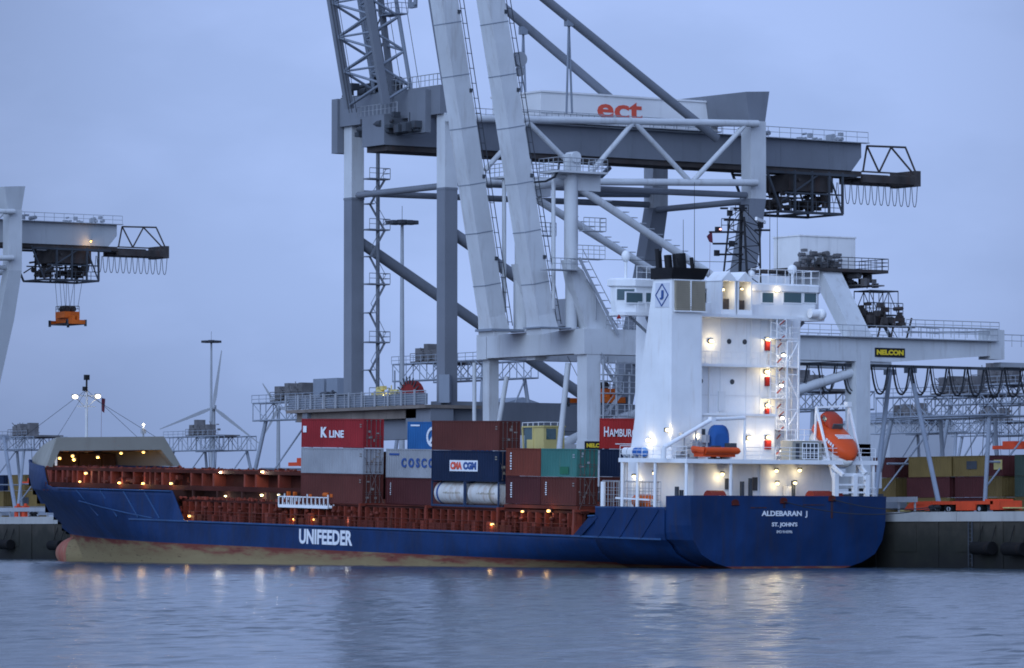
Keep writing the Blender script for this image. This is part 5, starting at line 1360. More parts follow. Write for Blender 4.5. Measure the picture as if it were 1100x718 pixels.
p = bc(BX1 + 1.0, OFF + 1, .56); b.tube(p, p + Vector((0, 0, 12)), .22, 8); b.tube(p + Vector((1.1, 0, 0)), p + Vector((1.1, 0, 12)), .22, 8); b.beam(p, p + Vector((1.1, 0, 0)), .5, .6)
link('service_ladder', b, mat_crane_m, fc)
b = MB()    # A-frame masts behind the boom
for X_ in (GX - 1.4, GX + .4): b.cut(); b.beam((X_, YW - 1.0, 49), (X_, YW - 4.2, 70), .55, .55)
for k in range(7): z_ = 50 + k * 2.6; b.beam((GX - 1.4, YW - 1.1 - k * .4, z_), (GX + .4, YW - 1.4 - k * .4, z_ + 1.6), .12)
link_each('mast', b, mat_crane_d, fc)
b = MB(); b.box(GX - 4, XN - 2, YW - 2.6, YW - 1.35, 46.2, 46.4); b.clutter(GX - 4, XN - 2, YW - 3.3, YW - 1.6, 46, 48.6, 40, 0, 46, .3, 1.0); b.cut(); b.box(XF - .8, GX + 2.5, YW - 1.25, YW + 1.2, 51.005, 51.1); b.clutter(XF - .5, GX + 2, YW - 1.2, YW + 1, 51, 53.0, 30, 0, 47, .3, 1.2)
link_each('hinge_machinery', b, mat_dksteel, fc)
b = MB(); b.rail([(GX - 1, YW - 1.5, 51.0), (XN + .4, YW - 1.5, 51.0), (XN + .4, YW + 1, 51.0)], 1.2, .8, 2, .05); b.cut(); b.rail([(GX - 4, YW - 3, 48.4), (GX + 4, YW - 3, 48.4)], 1.1, .8, 2, .05)
link_each('railing', b, mat_steel, fc)
# zigzag stairs up the far waterside leg
b = MB(); xs_ = XF + 1.3; y0_, y1_ = YW + 1.0, YW + 2.9
b.tube((xs_, y1_ - .6, 17), (xs_, y1_ - .6, 46), .22, 8)
lv = [18.0, 24.2, 30.6, 36.6, 42.2]
for i, z_ in enumerate(lv):
    b.box(xs_ - .6, xs_ + .8, y0_ - .3, y1_ + .5, z_ - .15, z_); b.rail([(xs_ + .8, y0_ - .3, z_), (xs_ + .8, y1_ + .5, z_), (xs_ - .6, y1_ + .5, z_)], 1.1, .7, 2, .04)
    if i + 1 < len(lv):
        zm = (z_ + lv[i + 1]) / 2
        b.box(xs_ - .6, xs_ + .8, y0_ - .4, y0_ + .4, zm - .1, zm)
        b.beam((xs_ + .3, y1_, z_), (xs_ + .3, y0_, zm), .08, .24); b.beam((xs_ + .6, y0_, zm), (xs_ + .6, y1_, lv[i + 1]), .08, .24)
        b.tube((xs_ + .6, y1_, z_ + 1), (xs_ + .6, y0_, zm + 1), .04, 4); b.tube((xs_ + .7, y0_, zm + 1), (xs_ + .7, y1_, lv[i + 1] + 1), .04, 4)
link('zigzag_stair', b, mat_crane_d, fc)
# platform on the waterside sill with the red cable reel
b = MB(); X0 = at(312, 432, Y=YW - 3.6).x; X1 = at(462, 432, Y=YW - 3.6).x
b.box(X0, X1, YW - 4.2, YW + 3.0, 16.4, 16.75); b.box(X0 + 1, X1 - 3, YW - 3.4, YW - 2.6, 15.4, 16.4)
pf = link('sill_platform', b, paint('platform_grime', (.20, .17, .15), .7, .2, .5, (.08, .06, .05)), fc)
link('bracket', MB().box(X0 + 3, X0 + 4, YW - 3.9, YW, 14.6, 16.38).box(X1 - 5, X1 - .2, YW - 3.4, YW - .5, 13.4, 16.38).box(X0 + 4, X1 - 5, YW - 2.4, YW - .9, 13.2, 16.2), mat_crane_d, pf)
b = MB(); b.rail([(X0, YW - 4.15, 16.75), (X1, YW - 4.15, 16.75)], 1.5, 1.9, 6, .05); b.rail([(X0, YW - 4.15, 16.75), (X0, YW + 2, 16.75)], 1.3, 1.5, 3, .05)
k = 0; x_ = X0
while x_ < X1: b.box(x_ - .12, x_ + .12, YW - 4.28, YW - 4.16, 16.75, 18.4); x_ += 2.6
link('railing', b, mat_steel, pf)
b = MB(); b.box(X0 + .1, X1, YW - 3.95, YW - 3.9, 16.8, 17.95); link('kick_panel', b, mat_crane_m, pf)
rc = at(441, 421, Y=YW - 2.2)
b = MB(); b.tube((rc.x, YW - 2.4, rc.z - .75), (rc.x, YW - 1.6, rc.z - .75), 1.95, 28); link('cable_reel', b, paint('reel_red', (.22, .025, .025), .6, .2, .4), pf)
b = MB()
for i in range(22):
    a = 2 * math.pi * i / 22; b.beam((rc.x + 1.6 * math.cos(a), YW - 2.5, rc.z - .75 + 1.6 * math.sin(a)), (rc.x + 2.4 * math.cos(a), YW - 2.5, rc.z - .75 + 2.4 * math.sin(a)), .12, .1)
b.tube((rc.x, YW - 2.9, rc.z - .75), (rc.x, YW - 2.4, rc.z - .75), .3, 10); b.box(rc.x - .3, rc.x + .2, YW - 2.9, YW - 2.6, rc.z - 1.2, rc.z - .2)
link('reel_spoke', b, mat_dksteel, pf)
b = MB(); b.clutter(X0 + 5, XF - .5, YW - 3.5, YW - 1.5, 16.8, 18.9, 14, 0, 51, .5, 1.2); b.cut(); b.box(X0 + 6.5, X0 + 9, YW - 3, YW - 1.6, 16.8, 18.3); link_each('electrical_cabinet', b, mat_dksteel, pf)
g0 = at(414, 425, Y=YW - 2.2); b = MB(); b.box(g0.x - 1.6, g0.x + 2.2, YW - 3, YW - 1.6, 16.8, 18.3); b.clutter(g0.x - 1, g0.x + 1.5, YW - 3, YW - 1.8, 18.2, 19.4, 10, 0, 52, .2, .6); drv = link('reel_drive', b, mat_yellow, pf)
lamp(drv, at(413, 424.5, Y=YW - 3.1), (0.4, -1, -.3), 15, .2, (1, .9, .4), glow('lens_yellow', (1, .85, .35), 4))
b = MB(); b.tube(at(424, 421, Y=YW - 1.2), at(424, 418, Y=YW - 1.2) + Vector((0, 0, 2)), .1, 6); b.cut(); b.tube((rc.x + 5.2, YW - 1.2, 17), (rc.x + 5.2, YW - 1.2, 20), .8, 4); link_each('post', b, mat_crane_m, pf)

# the second crane of the same kind, far along the quay
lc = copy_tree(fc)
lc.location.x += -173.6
def lighten_far(o):
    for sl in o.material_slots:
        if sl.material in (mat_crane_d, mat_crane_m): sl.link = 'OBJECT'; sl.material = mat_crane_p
    for ch in o.children: lighten_far(ch)
mat_crane_p = paint('crane_pale_haze', (.42, .44, .46), .5, .08, .3, (.25, .26, .27), .5)  # paler than the nearer crane: haze of distance put into the colour
lighten_far(lc)
ROOTINV[lc.name] = Matrix.Translation(lc.location).inverted()
ltr = [o for o in lc.children if o.name.startswith('trolley')][0]
lamp(ltr, at(98, 259, X=GX - 173.6 + 3.0), (.4, -.6, -.6), 45, .24, SOD, mat_lens_o)
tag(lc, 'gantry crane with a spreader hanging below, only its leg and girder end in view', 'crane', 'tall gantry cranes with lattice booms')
LX = GX - 173.6

# ---------------------------------------------------------------- the lower portal crane with the raised twin box boom
NX, FX = -387.0, -404.8
nc = root('ship_to_shore_crane', ((NX + FX) / 2, YW, QZ), 'pale grey portal crane with twin raised box boom and black and yellow name signs', 'crane')
GZ0, GZ1 = 21.4, 24.0
for X_ in (NX, FX):
    lw = .85 if X_ == NX else .6; link('leg', MB().box(X_ - lw, X_ + lw, YW - lw, YW + lw, QZ + 4.4, GZ0 - .0), mat_crane_l, nc)
    link('leg', MB().box(X_ - .95, X_ + .95, YL - .95, YL + .95, QZ + 4.4, GZ0), mat_crane_l, nc)
    b = MB(); b.box(X_ - .9, X_ + .9, YW - 1.2, 329.0, GZ0, GZ1) if X_ != NX else b.hexa([(X_ - .9, YW - 1.2, GZ0), (X_ + .9, YW - 1.2, GZ0), (X_ + .9, YL + 4, GZ0), (X_ - .9, YL + 4, GZ0), (X_ - .9, YW - 1.2, GZ1), (X_ + .9, YW - 1.2, GZ1), (X_ + .9, YL + 4, GZ1), (X_ - .9, YL + 4, GZ1)]).hexa([(X_ - .9, YL + 4, GZ0), (X_ + .9, YL + 4, GZ0), (X_ + .9, 329, GZ0 + 1.0), (X_ - .9, 329, GZ0 + 1.0), (X_ - .9, YL + 4, GZ1), (X_ + .9, YL + 4, GZ1), (X_ + .9, 329, GZ1), (X_ - .9, 329, GZ1)]).box(X_ - 1.0, X_ + 1.0, 328.2, 330.2, GZ0 + .6, GZ1 + 1.2)
    b.box(X_ + .89, X_ + .93, YL - .9, YL - .8, GZ0, GZ1); b.box(X_ + .89, X_ + .93, YL + 1, YL + 1.1, GZ0, GZ1)
    g_ = link('girder', b, mat_crane_l, nc)
    rl = MB(); rl.rail([(X_ + 1.3, YW + 6, GZ1), (X_ + 1.3, 329, GZ1)], 1.2, 1.5, 2, .04); rl.box(X_ + .9, X_ + 1.5, YW + 6, 329, GZ1 - .1, GZ1); link('railing', rl, mat_steel, g_)
    for y_ in (YW, YL):
        bo = bogie_set(X_, y_); bo.box(X_ - 1, X_ + 1, y_ - .5, y_ + .5, QZ + 2.3, QZ + 2.9); link('bogie', bo, mat_dksteel, nc)
    b = MB(); b.tube((X_, YL - .9, GZ0 - 1.2), (X_, YW + 14, GZ0 - 6.8), .52, 12); b.tube((X_, YW + 14, GZ0 - 6.8), (X_, YW + .8, QZ + 4.0), .5, 10) if X_ == FX else b.tube((X_, YW + 14, GZ0 - 6.8), (X_, YW + 5, GZ0 - 9.2), .5, 10)
    link_each('brace', b, mat_crane_l, nc)
for y_ in (YW, YL):
    link('sill_beam', MB().box(FX - 3, NX + 3, y_ - .8, y_ + .8, QZ + 2.9, QZ + 4.6), mat_crane_l, nc)
b = MB(); b.box(FX - .9 + 1.85, NX - .9, YW - 1.15, YW + 1.0, GZ0 + .1, GZ1 - .05); b.cut(); b.box(FX + .95, NX - .95, YL - .9, YL + .9, GZ0 + .1, GZ1 - .05); link_each('portal_beam', b, mat_crane_l, nc)
b = MB()
BXN, BXF = -389.3, -397.9
tops = {}
for X_, pxs in ((BXN, ((583, 356), (527, 0))), (BXF, ((531, 358), (477, 0)))):
    a = at(*pxs[0], X=X_); c = at(*pxs[1], X=X_); c = c + (c - a) * .12
    b = MB()
    b.beam(a + (c - a) * .045, c, 2.0, 2.15, 0, (1, 0, 0)); b.beam(a - (c - a) * .005, a + (c - a) * .045, 2.1, 2.9, 0, (1, 0, 0), 2.0, 2.15)
    bo = link('boom', b, mat_crane_l, nc)
    b = MB()
    for k in (.13, .27, .40, .55, .69, .83): p = a.lerp(c, k); d_ = (c - a).normalized(); b.cut(); b.beam(p - d_ * .05, p + d_ * .05, 2.06, 2.21, 0, (1, 0, 0))
    link_each('seam_flange', b, mat_crane_m, bo)
    e_ = MB(); off = Vector((1.03, -.85, 0)); e_.tube(a + off + (c - a) * .03, c + off, .05, 5)
    off2 = Vector((1.0, 1.25, 0)); e_.tube(a + off2 + (c - a) * .02, c + off2, .045, 5); e_.tube(a + off2 + Vector((0, .5, 0)) + (c - a) * .02, c + off2 + Vector((0, .5, 0)), .05, 5)
    for k in range(24): p = a.lerp(c, .03 + k / 25) + off2; e_.beam(p + Vector((0, -.1, 0)), p + Vector((0, .55, 0)), .04, .07)
    for k in (.2, .42, .65, .86): p = a.lerp(c, k) + Vector((1.05, .9, 0)); e_.cbox(p, .2, .35, .4)
    link('boom_rail', e_, mat_dksteel, bo)
    e_ = MB(); e_.box(X_ - 1.5, X_ + 1.5, a.y - 1.4, a.y + 3.4, GZ1 + .01, a.z + .4); link('boom_hinge', e_, mat_crane_m, nc)
p = at(557, 64, X=BXN); b = MB(); b.tube(p + Vector((-.3, 0, 0)), p + Vector((.5, 0, 0)), .75, 14); b.tube(p + Vector((.3, -.2, -1.3)), p + Vector((.7, -.2, -1.3)), .5, 12); link('sheave', b, mat_steel, nc)
# pylon columns and head
py_ = 274.2
heads = []
for X_ in (-388.3, -397.2):
    b = MB(); b.tube((X_, py_, 30.2), (X_, py_, 40.2), .72, 14); b.tube((X_, py_, GZ1 + .02), (X_, py_, 30.2), .6 if X_ > -390 else .85, 12)
    b.tube((X_, py_ - 2.2, 26), (X_, py_ - 2.2, 39.8), .22, 8); b.tube((X_, py_ - 2.2, 39.6), (X_, py_, 39.6), .2, 6)
    pc = link('pylon_column', b, mat_crane_l, nc)
    h_ = MB(); h_.box(X_ - .5, X_ + .5, py_ - .6, py_ + .9, 40.2, 41.9); h_.tube((X_ - .7, py_ + .2, 41.6), (X_ + .7, py_ + .2, 41.6), .6, 12); h_.box(X_ - .45, X_ + .45, py_ + .5, py_ + 3.4, 38.2, 39.9); h_.box(X_ - 1.7, X_ + 1.7, py_ - 2.8, py_ + 3.4, 39.9, 40.1)
    link('pylon_head', h_, mat_crane_l, pc)
    rl = MB(); rl.rail([(X_ + 1.7, py_ - 2.8, 40.1), (X_ + 1.7, py_ + 3.4, 40.1), (X_ - 1.7, py_ + 3.4, 40.1)], 1.3, .7, 3, .045); rl.rail([(X_ - 1.7, py_ - 2.8, 40.1), (X_ + 1.7, py_ - 2.8, 40.1)], 1.3, .7, 3, .045)
    rl.cut(); rl.box(X_ + .5, X_ + 1.4, py_ + .6, py_ + 3.4, 34.0, 34.1); rl.rail([(X_ + 1.4, py_ + .6, 34.1), (X_ + 1.4, py_ + 3.4, 34.1)], 1.3, .7, 3, .045); rl.rail([(X_ + 1.4, py_ + 3.4, 34.1), (X_ + .3, py_ + 3.4, 34.1)], 1.3, .7, 3, .045)
    link_each('railing', rl, mat_steel, pc)
b = MB(); b.tube((-397.2, py_, 39.2), (-388.3, py_, 39.2), .55, 12); pts = [at(591, 176, X=-387.6), at(594, 186, X=-387.6), at(590, 193, X=-387.6), at(580, 197, X=-387.6)]; link_each('cross_tie', b, mat_crane_l, nc)
b = MB(); b.path([at(601, 172, X=-387.5), at(600, 182, X=-387.5), at(596, 190, X=-387.5), at(586, 195, X=-387.5), at(574, 196, X=-387.5)], .12, 6); link('cable_loop', b, mat_cable, nc)
for X_, p_, q_ in ((-388.3, (622, 202), (742, 281)), (-397.2, (578, 215), (704, 293))):
    a = at(*p_, X=X_); c = at(*q_, X=X_); c = a + (c - a) * (1.9 if X_ > -390 else 1.75)
    b = MB(); b.tube(a, c, .42, 12); bs = link('backstay', b, mat_crane_l, nc)
    e_ = MB()
    for k in range(10): p = a.lerp(c, .12 + k * .04); e_.beam(p + Vector((.1, 0, .42)), p + Vector((.1, .75, .42)), .35, .08)
    link('stay_step', e_, mat_steel, bs)
# inclined head plates between pylon and portal
b = MB()
for X_ in (-387.6, -396.6):
    pl_ = [at(611, 279, X=NX), at(626, 291, X=NX), at(656, 350, X=NX), at(657, 366, X=NX), at(640, 384, X=NX), at(628, 384, X=NX), at(630, 352, X=NX), at(617, 312, X=NX)]
    b.cut(); b.prism([p + Vector((X_ - NX + .7, 0, 0)) for p in pl_], (-1.5, 0, 0))
pls = [at(596, 284, X=NX), at(610, 300, X=NX), at(600, 372, X=NX), at(570, 376, X=NX), at(588, 330, X=NX)]
b.cut(); b.box(-397.6, -388.6, py_ + .5, py_ + 3.2, GZ1 + .4, GZ1 + 3.2)
link_each('pylon_base', b, mat_crane_l, nc)
b = MB(); X_ = NX + .4
for p_, q_ in (((630, 300), (664, 352)), ((640, 318), (640, 344)),): b.tube(at(*p_, X=X_), at(*q_, X=X_), .08, 5)
for i in range(9): a = at(626 + i * 4.2, 282 + i * 8.3, X=X_); b.box(a.x - .1, a.x + .7, a.y - .3, a.y + .3, a.z, a.z + .06)
b.beam(at(622, 277, X=X_ + .8), at(664, 360, X=X_ + .8), .1, .3); b.tube(at(626, 268, X=X_ + .8), at(667, 348, X=X_ + .8), .05, 4)
a = at(612, 290, X=X_); b.box(a.x - 1, a.x + .8, a.y - 3, a.y + 1, a.z - .1, a.z); b.rail([(a.x + .8, a.y - 3, a.z), (a.x + .8, a.y + 1, a.z)], 1.1, .6, 2, .04)
a = at(628, 278, X=X_); b.rail([(a.x + .8, a.y - 1.5, a.z), (a.x + .8, a.y + 2, a.z)], 1.3, .6, 3, .04); b.box(a.x - .5, a.x + .8, a.y - 1.5, a.y + 2, a.z - .1, a.z)
# landing and stair on the after side of the portal
a = at(646, 363, X=X_); b.rail([(a.x + .8, a.y, GZ1), (a.x + .8, a.y + 5, GZ1)], 1.3, .7, 3, .05)
for (x0, y0, x1, y1) in ((646, 388, 668, 422), (672, 452, 648, 460), (668, 422, 650, 446), (650, 446, 668, 476)):
    b.beam(at(x0, y0, X=X_ + .8), at(x1, y1, X=X_ + .8), .12, .35); b.tube(at(x0, y0 - 9, X=X_ + .8), at(x1, y1 - 9, X=X_ + .8), .05, 4)
for x_, y0, y1 in ((648, 386, 500), (662, 386, 500), (676, 400, 500)): b.tube(at(x_, y0, X=X_ + .9), at(x_, y1, X=X_ + .9), .12, 6)
for y0, x0, x1 in ((422, 645, 680), (446, 645, 675), (402, 645, 690)): a = at(x0, y0, X=X_ + .5); c = at(x1, y0, X=X_ + .5); b.box(a.x - .6, a.x + .6, a.y, c.y, a.z - .1, a.z); b.rail([(a.x + .6, a.y, a.z), (a.x + .6, c.y, a.z)], 1.1, .8, 2, .04)
link('service_stair', b, mat_steel, nc)
# trestle with the machinery platform over the landside legs
b = MB(); zt = 31.2
for sgn, X_ in ((1, NX), (-1, FX)):
    x_t = X_ - sgn * 5.4
    b.hexa([(X_ - .9, YL - 1.3, GZ1), (X_ + .9, YL - 1.3, GZ1), (X_ + .9, YL + 1.3, GZ1), (X_ - .9, YL + 1.3, GZ1), (x_t - 1.0, YL - 1.3, zt), (x_t + 1.0, YL - 1.3, zt), (x_t + 1.0, YL + 1.3, zt), (x_t - 1.0, YL + 1.3, zt)])
b.box(FX + 4.4, NX - 4.4, YL - 1.25, YL + 1.25, zt - 1.5, zt - .02)
link('trestle', b, mat_crane_l, nc)
b = MB(); yp0, yp1 = YL - 4.5, YL + 7.5; x0, x1 = NX - 12, NX - 4.0
b.box(x0, x1, yp0, yp1, zt + .0, zt + .35)
mp_ = link('machinery_platform', b, mat_brown, nc)
b = MB(); b.box(x0 + 1.2, x1 - 2.2, yp0 + 1.6, yp0 + 9.2, zt + .36, zt + 3.8); b.box(x0 + 1.1, x1 - 2.1, yp0 + 1.5, yp0 + 9.3, zt + 3.8, zt + 3.95); link('machinery_house', b, paint('house_pale', (.80, .80, .80), .5, .08, .4, (.3, .3, .3), .6), mp_)
b = MB(); b.clutter(x1 - 2.0, x1 - .3, yp0 + .5, yp0 + 6, zt + .36, zt + 2.4, 60, 0, 61, .2, .7); b.cut(); b.box(x0 + .3, x1 - .3, yp1 - 3.8, yp1 - .3, zt - 1.4, zt - 1.25); b.clutter(x0, x1, yp1 - 4, yp1, zt - 1.5, zt + .3, 30, 0, 62, .3, .9); link_each('winch_machinery', b, mat_mach, mp_)
b = MB(); b.rail([(x1, yp0, zt + .35), (x1, yp1, zt + .35), (x0, yp1, zt + .35)], 1.2, .9, 3, .045)
y_ = yp1 + .5; b.lattice((x1 - 1.5, yp1 - 2.5, zt - 3.2), (x1 - 1.5, yp1 + 1.5, zt - 3.2), 2.6, 2.6, 3, .09, .06); b.rail([(x1, yp1 - 3, zt - 4.4), (x1, yp1 + 2, zt - 4.4)], 1.2, .8, 2, .05)
b.beam((x1, yp1 - 1.5, zt - 4.4), (x1, yp1 + 1.2, zt - 8.2), .12, .4); b.tube((x1, yp1 - 1.3, zt - 3.4), (x1, yp1 + 1.4, zt - 7.2), .05, 4); b.box(x1 - 1, x1 + .3, yp1 - .5, yp1 + 2.8, zt - 8.4, zt - 8.25); b.rail([(x1 + .3, yp1 - .5, zt - 8.25), (x1 + .3, yp1 + 2.8, zt - 8.25), (x1 - 1, yp1 + 2.8, zt - 8.25)], 1.2, .7, 3, .045)
link('platform_stair', b, mat_dksteel, mp_)
# winch trolley on the landside girders, railed walkways
b = MB(); b.clutter(NX - 5, NX + .6, YL + 2.2, YL + 6.8, GZ1 + 1.2, GZ1 + 4.0, 70, 0, 63, .25, .9)
for y_ in (YL + 2.4, YL + 4.2, YL + 6.4): b.beam((NX + .4, y_, GZ1), (NX + .4, y_ + .7, GZ1 + 2.2), .15)
b.beam((NX + .5, YL + 2.2, GZ1 + 1.2), (NX + .5, YL + 7.4, GZ1 + 1.2), .2); link('winch_trolley', b, mat_brown, nc)
b = MB(); b.rail([(NX + .9, YL + 10.5, GZ1), (NX + .9, 316.0, GZ1 + .2), (NX + .9, 329.5, GZ1 + .2)], 1.1, 1.1, 2, .045); b.rail([(NX + .95, 316.5, GZ1 + 1.1), (NX + .95, 329.5, GZ1 + 1.1)], .9, 1.2, 2, .045); b.beam((NX + .9, 316.5, GZ1 + .6), (NX + .9, 329, GZ1 + 1.0), .08, .16); b.rail([(NX + .9, 330, GZ1 - .6), (NX + .9, 338, GZ1 - .6)], 1.3, 1.2, 2, .045)
b.box(NX - .6, NX + .6, 330, 345, GZ0 - .2, GZ0 + .3)
link('walkway', b, mat_steel, nc)
# festoon cable loops under the landside girder
b = MB(); b.box(NX - .2, NX + .2, YW + 26, 346, GZ0 - .55, GZ0 - .25); fr = link('festoon_rail', b, mat_dksteel, nc)
for px in (858, 888, 914, 945, 968, 988, 1008, 1028, 1048, 1068, 1088, 1104):
    a = at(px, 393, X=NX); e_ = MB(); wd = 1.15
    n = 12; pts = [(NX, a.y - wd + 2 * wd * i / n, GZ0 - .5 - 2.9 * (1 - abs(2 * i / n - 1) ** 2.6)) for i in range(n + 1)]
    e_.path(pts, .11, 5); e_.path([(p[0] + .25, p[1] + .12, p[2] + .25) for p in pts], .06, 4); link('cable_loop', e_, mat_cable, fr)
# name signs
a = at(940, 383.5, X=NX + .95); c = at(972, 374.5, X=NX + .95)
sg = link('name_sign', MB().box(NX + .91, NX + .97, a.y, c.y, a.z, c.z), mat_black, nc)
letters('NELCON', (NX + .985, a.y + .2, a.z + .22), (0, 1, 0), (0, 0, 1), c.z - a.z - .42, c.y - a.y - .4, .06, .015, mat_sign, sg)
sx_ = NX + 1.0
a = at(628, 483, X=sx_); c = at(654, 474.5, X=sx_)
sg = link('name_sign', MB().box(sx_ - .02, sx_ + .05, a.y, c.y, a.z, c.z), mat_black, nc)
letters('NELCON', (sx_ + .065, a.y + .2, a.z + .2), (0, 1, 0), (0, 0, 1), c.z - a.z - .4, c.y - a.y - .4, .06, .015, mat_sign, sg)
b = MB(); b.box(NX - .8, NX + .95, YW - 1, YL + 1, a.z - .4, c.z + .1); link('side_beam', b, mat_crane_l, nc); b = MB(); b.box(FX - .8, FX + .95, YW - 1, YL + 1, a.z - .4, c.z + .1); link('side_beam', b, mat_crane_l, nc)
# yellow operator's cabin on the waterside sill
cx0, cz0 = at(560, 483, Y=YW - 1.6), None
a = at(560, 482, Y=YW - 2); c = at(577, 482, Y=YW - 2)
b = MB(); yb = YW - 2.0
b.box(a.x + 1.0, c.x + 1.2, yb, yb + 2.6, a.z - .2, a.z + .9); b.box(a.x + .2, c.x + 1.3, yb - .1, yb + 2.7, a.z + 2.15, a.z + 2.3); b.box(c.x - .9, c.x + 1.2, yb, yb + 2.6, a.z + .9, a.z + 2.15)
b.beam((a.x + .4, yb, a.z), (a.x + .2, yb, a.z + 2.2), .14); b.beam((a.x + 2.2, yb, a.z), (a.x + 2.2, yb, a.z + 2.2), .14); b.beam((a.x + .4, yb + 2.6, a.z), (a.x + .2, yb + 2.6, a.z + 2.2), .14)
cb = link('operator_cabin', b, mat_yellow, nc)
link('window', MB().box(a.x + .5, a.x + 2.2, yb + .06, yb + 2.5, a.z + .0, a.z + 2.15), mat_glass, cb)
link('window', MB().box(c.x + 1.21, c.x + 1.25, yb + .3, yb + 1.5, a.z + .9, a.z + 2.0), mat_glass, cb)
b = MB(); b.rail([(a.x + .2, yb, a.z + 2.3), (c.x + 1.2, yb, a.z + 2.3), (c.x + 1.2, yb + 2.6, a.z + 2.3)], .35, .8, 1, .04); link('roof_rail', b, mat_white, cb)
b = MB(); b.tube((c.x + 3, YW - 1.6, QZ + 4.6), (c.x + 4, YW - .9, 20.6), .3, 8); b.cut(); b.tube((-402.5, YW - 1.6, QZ + 4.6), (-400.5, YW - .9, 19.5), .26, 8); b.cut(); b.tube((FX - 1.6, YW - 1, GZ0 - .3), (FX - 1.6, YW - 1, QZ + 4), .22, 8)
b.cut(); b.box(c.x + 1.4, c.x + 6, YW - 1.4, YW - .2, QZ + 4.6, QZ + 6.6)
link_each('strut', b, mat_crane_l, nc)

# ---------------------------------------------------------------- spreaders hanging from the cranes
def spreader(name, px, py, X_, wy, hz, label, ztop_, mat, Yspan):
    c_ = at(px, py, X=X_)
    ro = root(name, (c_.x, c_.y, c_.z), label, 'spreader', 'orange container spreaders')
    b = MB(); l2 = wy / 2
    b.box(c_.x - 2.6, c_.x + 2.6, c_.y - .55, c_.y - .15, c_.z, c_.z + hz * .5); b.box(c_.x - 2.6, c_.x + 2.6, c_.y + .15, c_.y + .55, c_.z, c_.z + hz * .5)
    for x_ in (-2.7, 2.5): b.box(c_.x + x_, c_.x + x_ + .25, c_.y - l2, c_.y + l2, c_.z - .25, c_.z + .35)
    b.box(c_.x - 1.4, c_.x + 1.4, c_.y - l2 * .75, c_.y + l2 * .75, c_.z + hz * .35, c_.z + hz * .8)
    fr_ = link('frame', b, mat, ro)
    b = MB()
    for x_ in (-2.7, 2.5):
        for y_ in (-l2, l2 - .25): b.cut(); b.hexa([(c_.x + x_ - .05, c_.y + y_, c_.z - .55), (c_.x + x_ + .3, c_.y + y_, c_.z - .55), (c_.x + x_ + .3, c_.y + y_ + .25, c_.z - .55), (c_.x + x_ - .05, c_.y + y_ + .25, c_.z - .55), (c_.x + x_ - .05, c_.y + y_, c_.z + .4), (c_.x + x_ + .3, c_.y + y_, c_.z + .4), (c_.x + x_ + .3, c_.y + y_ + .25, c_.z + .4), (c_.x + x_ - .05, c_.y + y_ + .25, c_.z + .4)])
    b.cut(); b.box(c_.x - 2.6, c_.x + 2.6, c_.y - l2, c_.y + l2, c_.z - .32, c_.z - .2)
    link_each('corner_guide', b, mat_dksteel, fr_)
    b = MB(); b.rail([(c_.x - 1.4, c_.y - l2 * .7, c_.z + hz * .8), (c_.x + 1.4, c_.y - l2 * .7, c_.z + hz * .8), (c_.x + 1.4, c_.y + l2 * .7, c_.z + hz * .8)], .8, .6, 2, .05)
    for y_ in (-.5, .5): b.tube((c_.x - 1.0, c_.y + y_, c_.z + hz), (c_.x + 1.0, c_.y + y_, c_.z + hz), .42, 10)
    link('headblock', b, mat_brown, fr_)
    b = MB()
    for x_ in (-1.2, 1.2):
        for y0, y1 in Yspan: b.cut(); b.tube((c_.x + x_, c_.y + y0, c_.z + hz), (c_.x + x_, c_.y + y1, ztop_), .035, 4)
    link_each('hoist_rope', b, mat_cable, fr_)
    return ro
spreader('container_spreader', 72.5, 347, LX, 3.3, 2.0, 'orange spreader hanging on ropes from the crane at the left edge', 44.6, mat_orange, ((-1.0, -1.9), (-.3, -1.0), (.4, .6), (1.0, 2.6)))
spreader('container_spreader', 641, 431, -398, 4.0, 1.6, 'orange spreader hanging low between the legs of the pale portal crane', GZ0 + .3, mat_orange, ((-1.0, -2.9), (.5, .6)))
# ================================================================== YARD BEHIND THE QUAY
def atd(px, py, Yp): return at(px, py, Y=Yp)
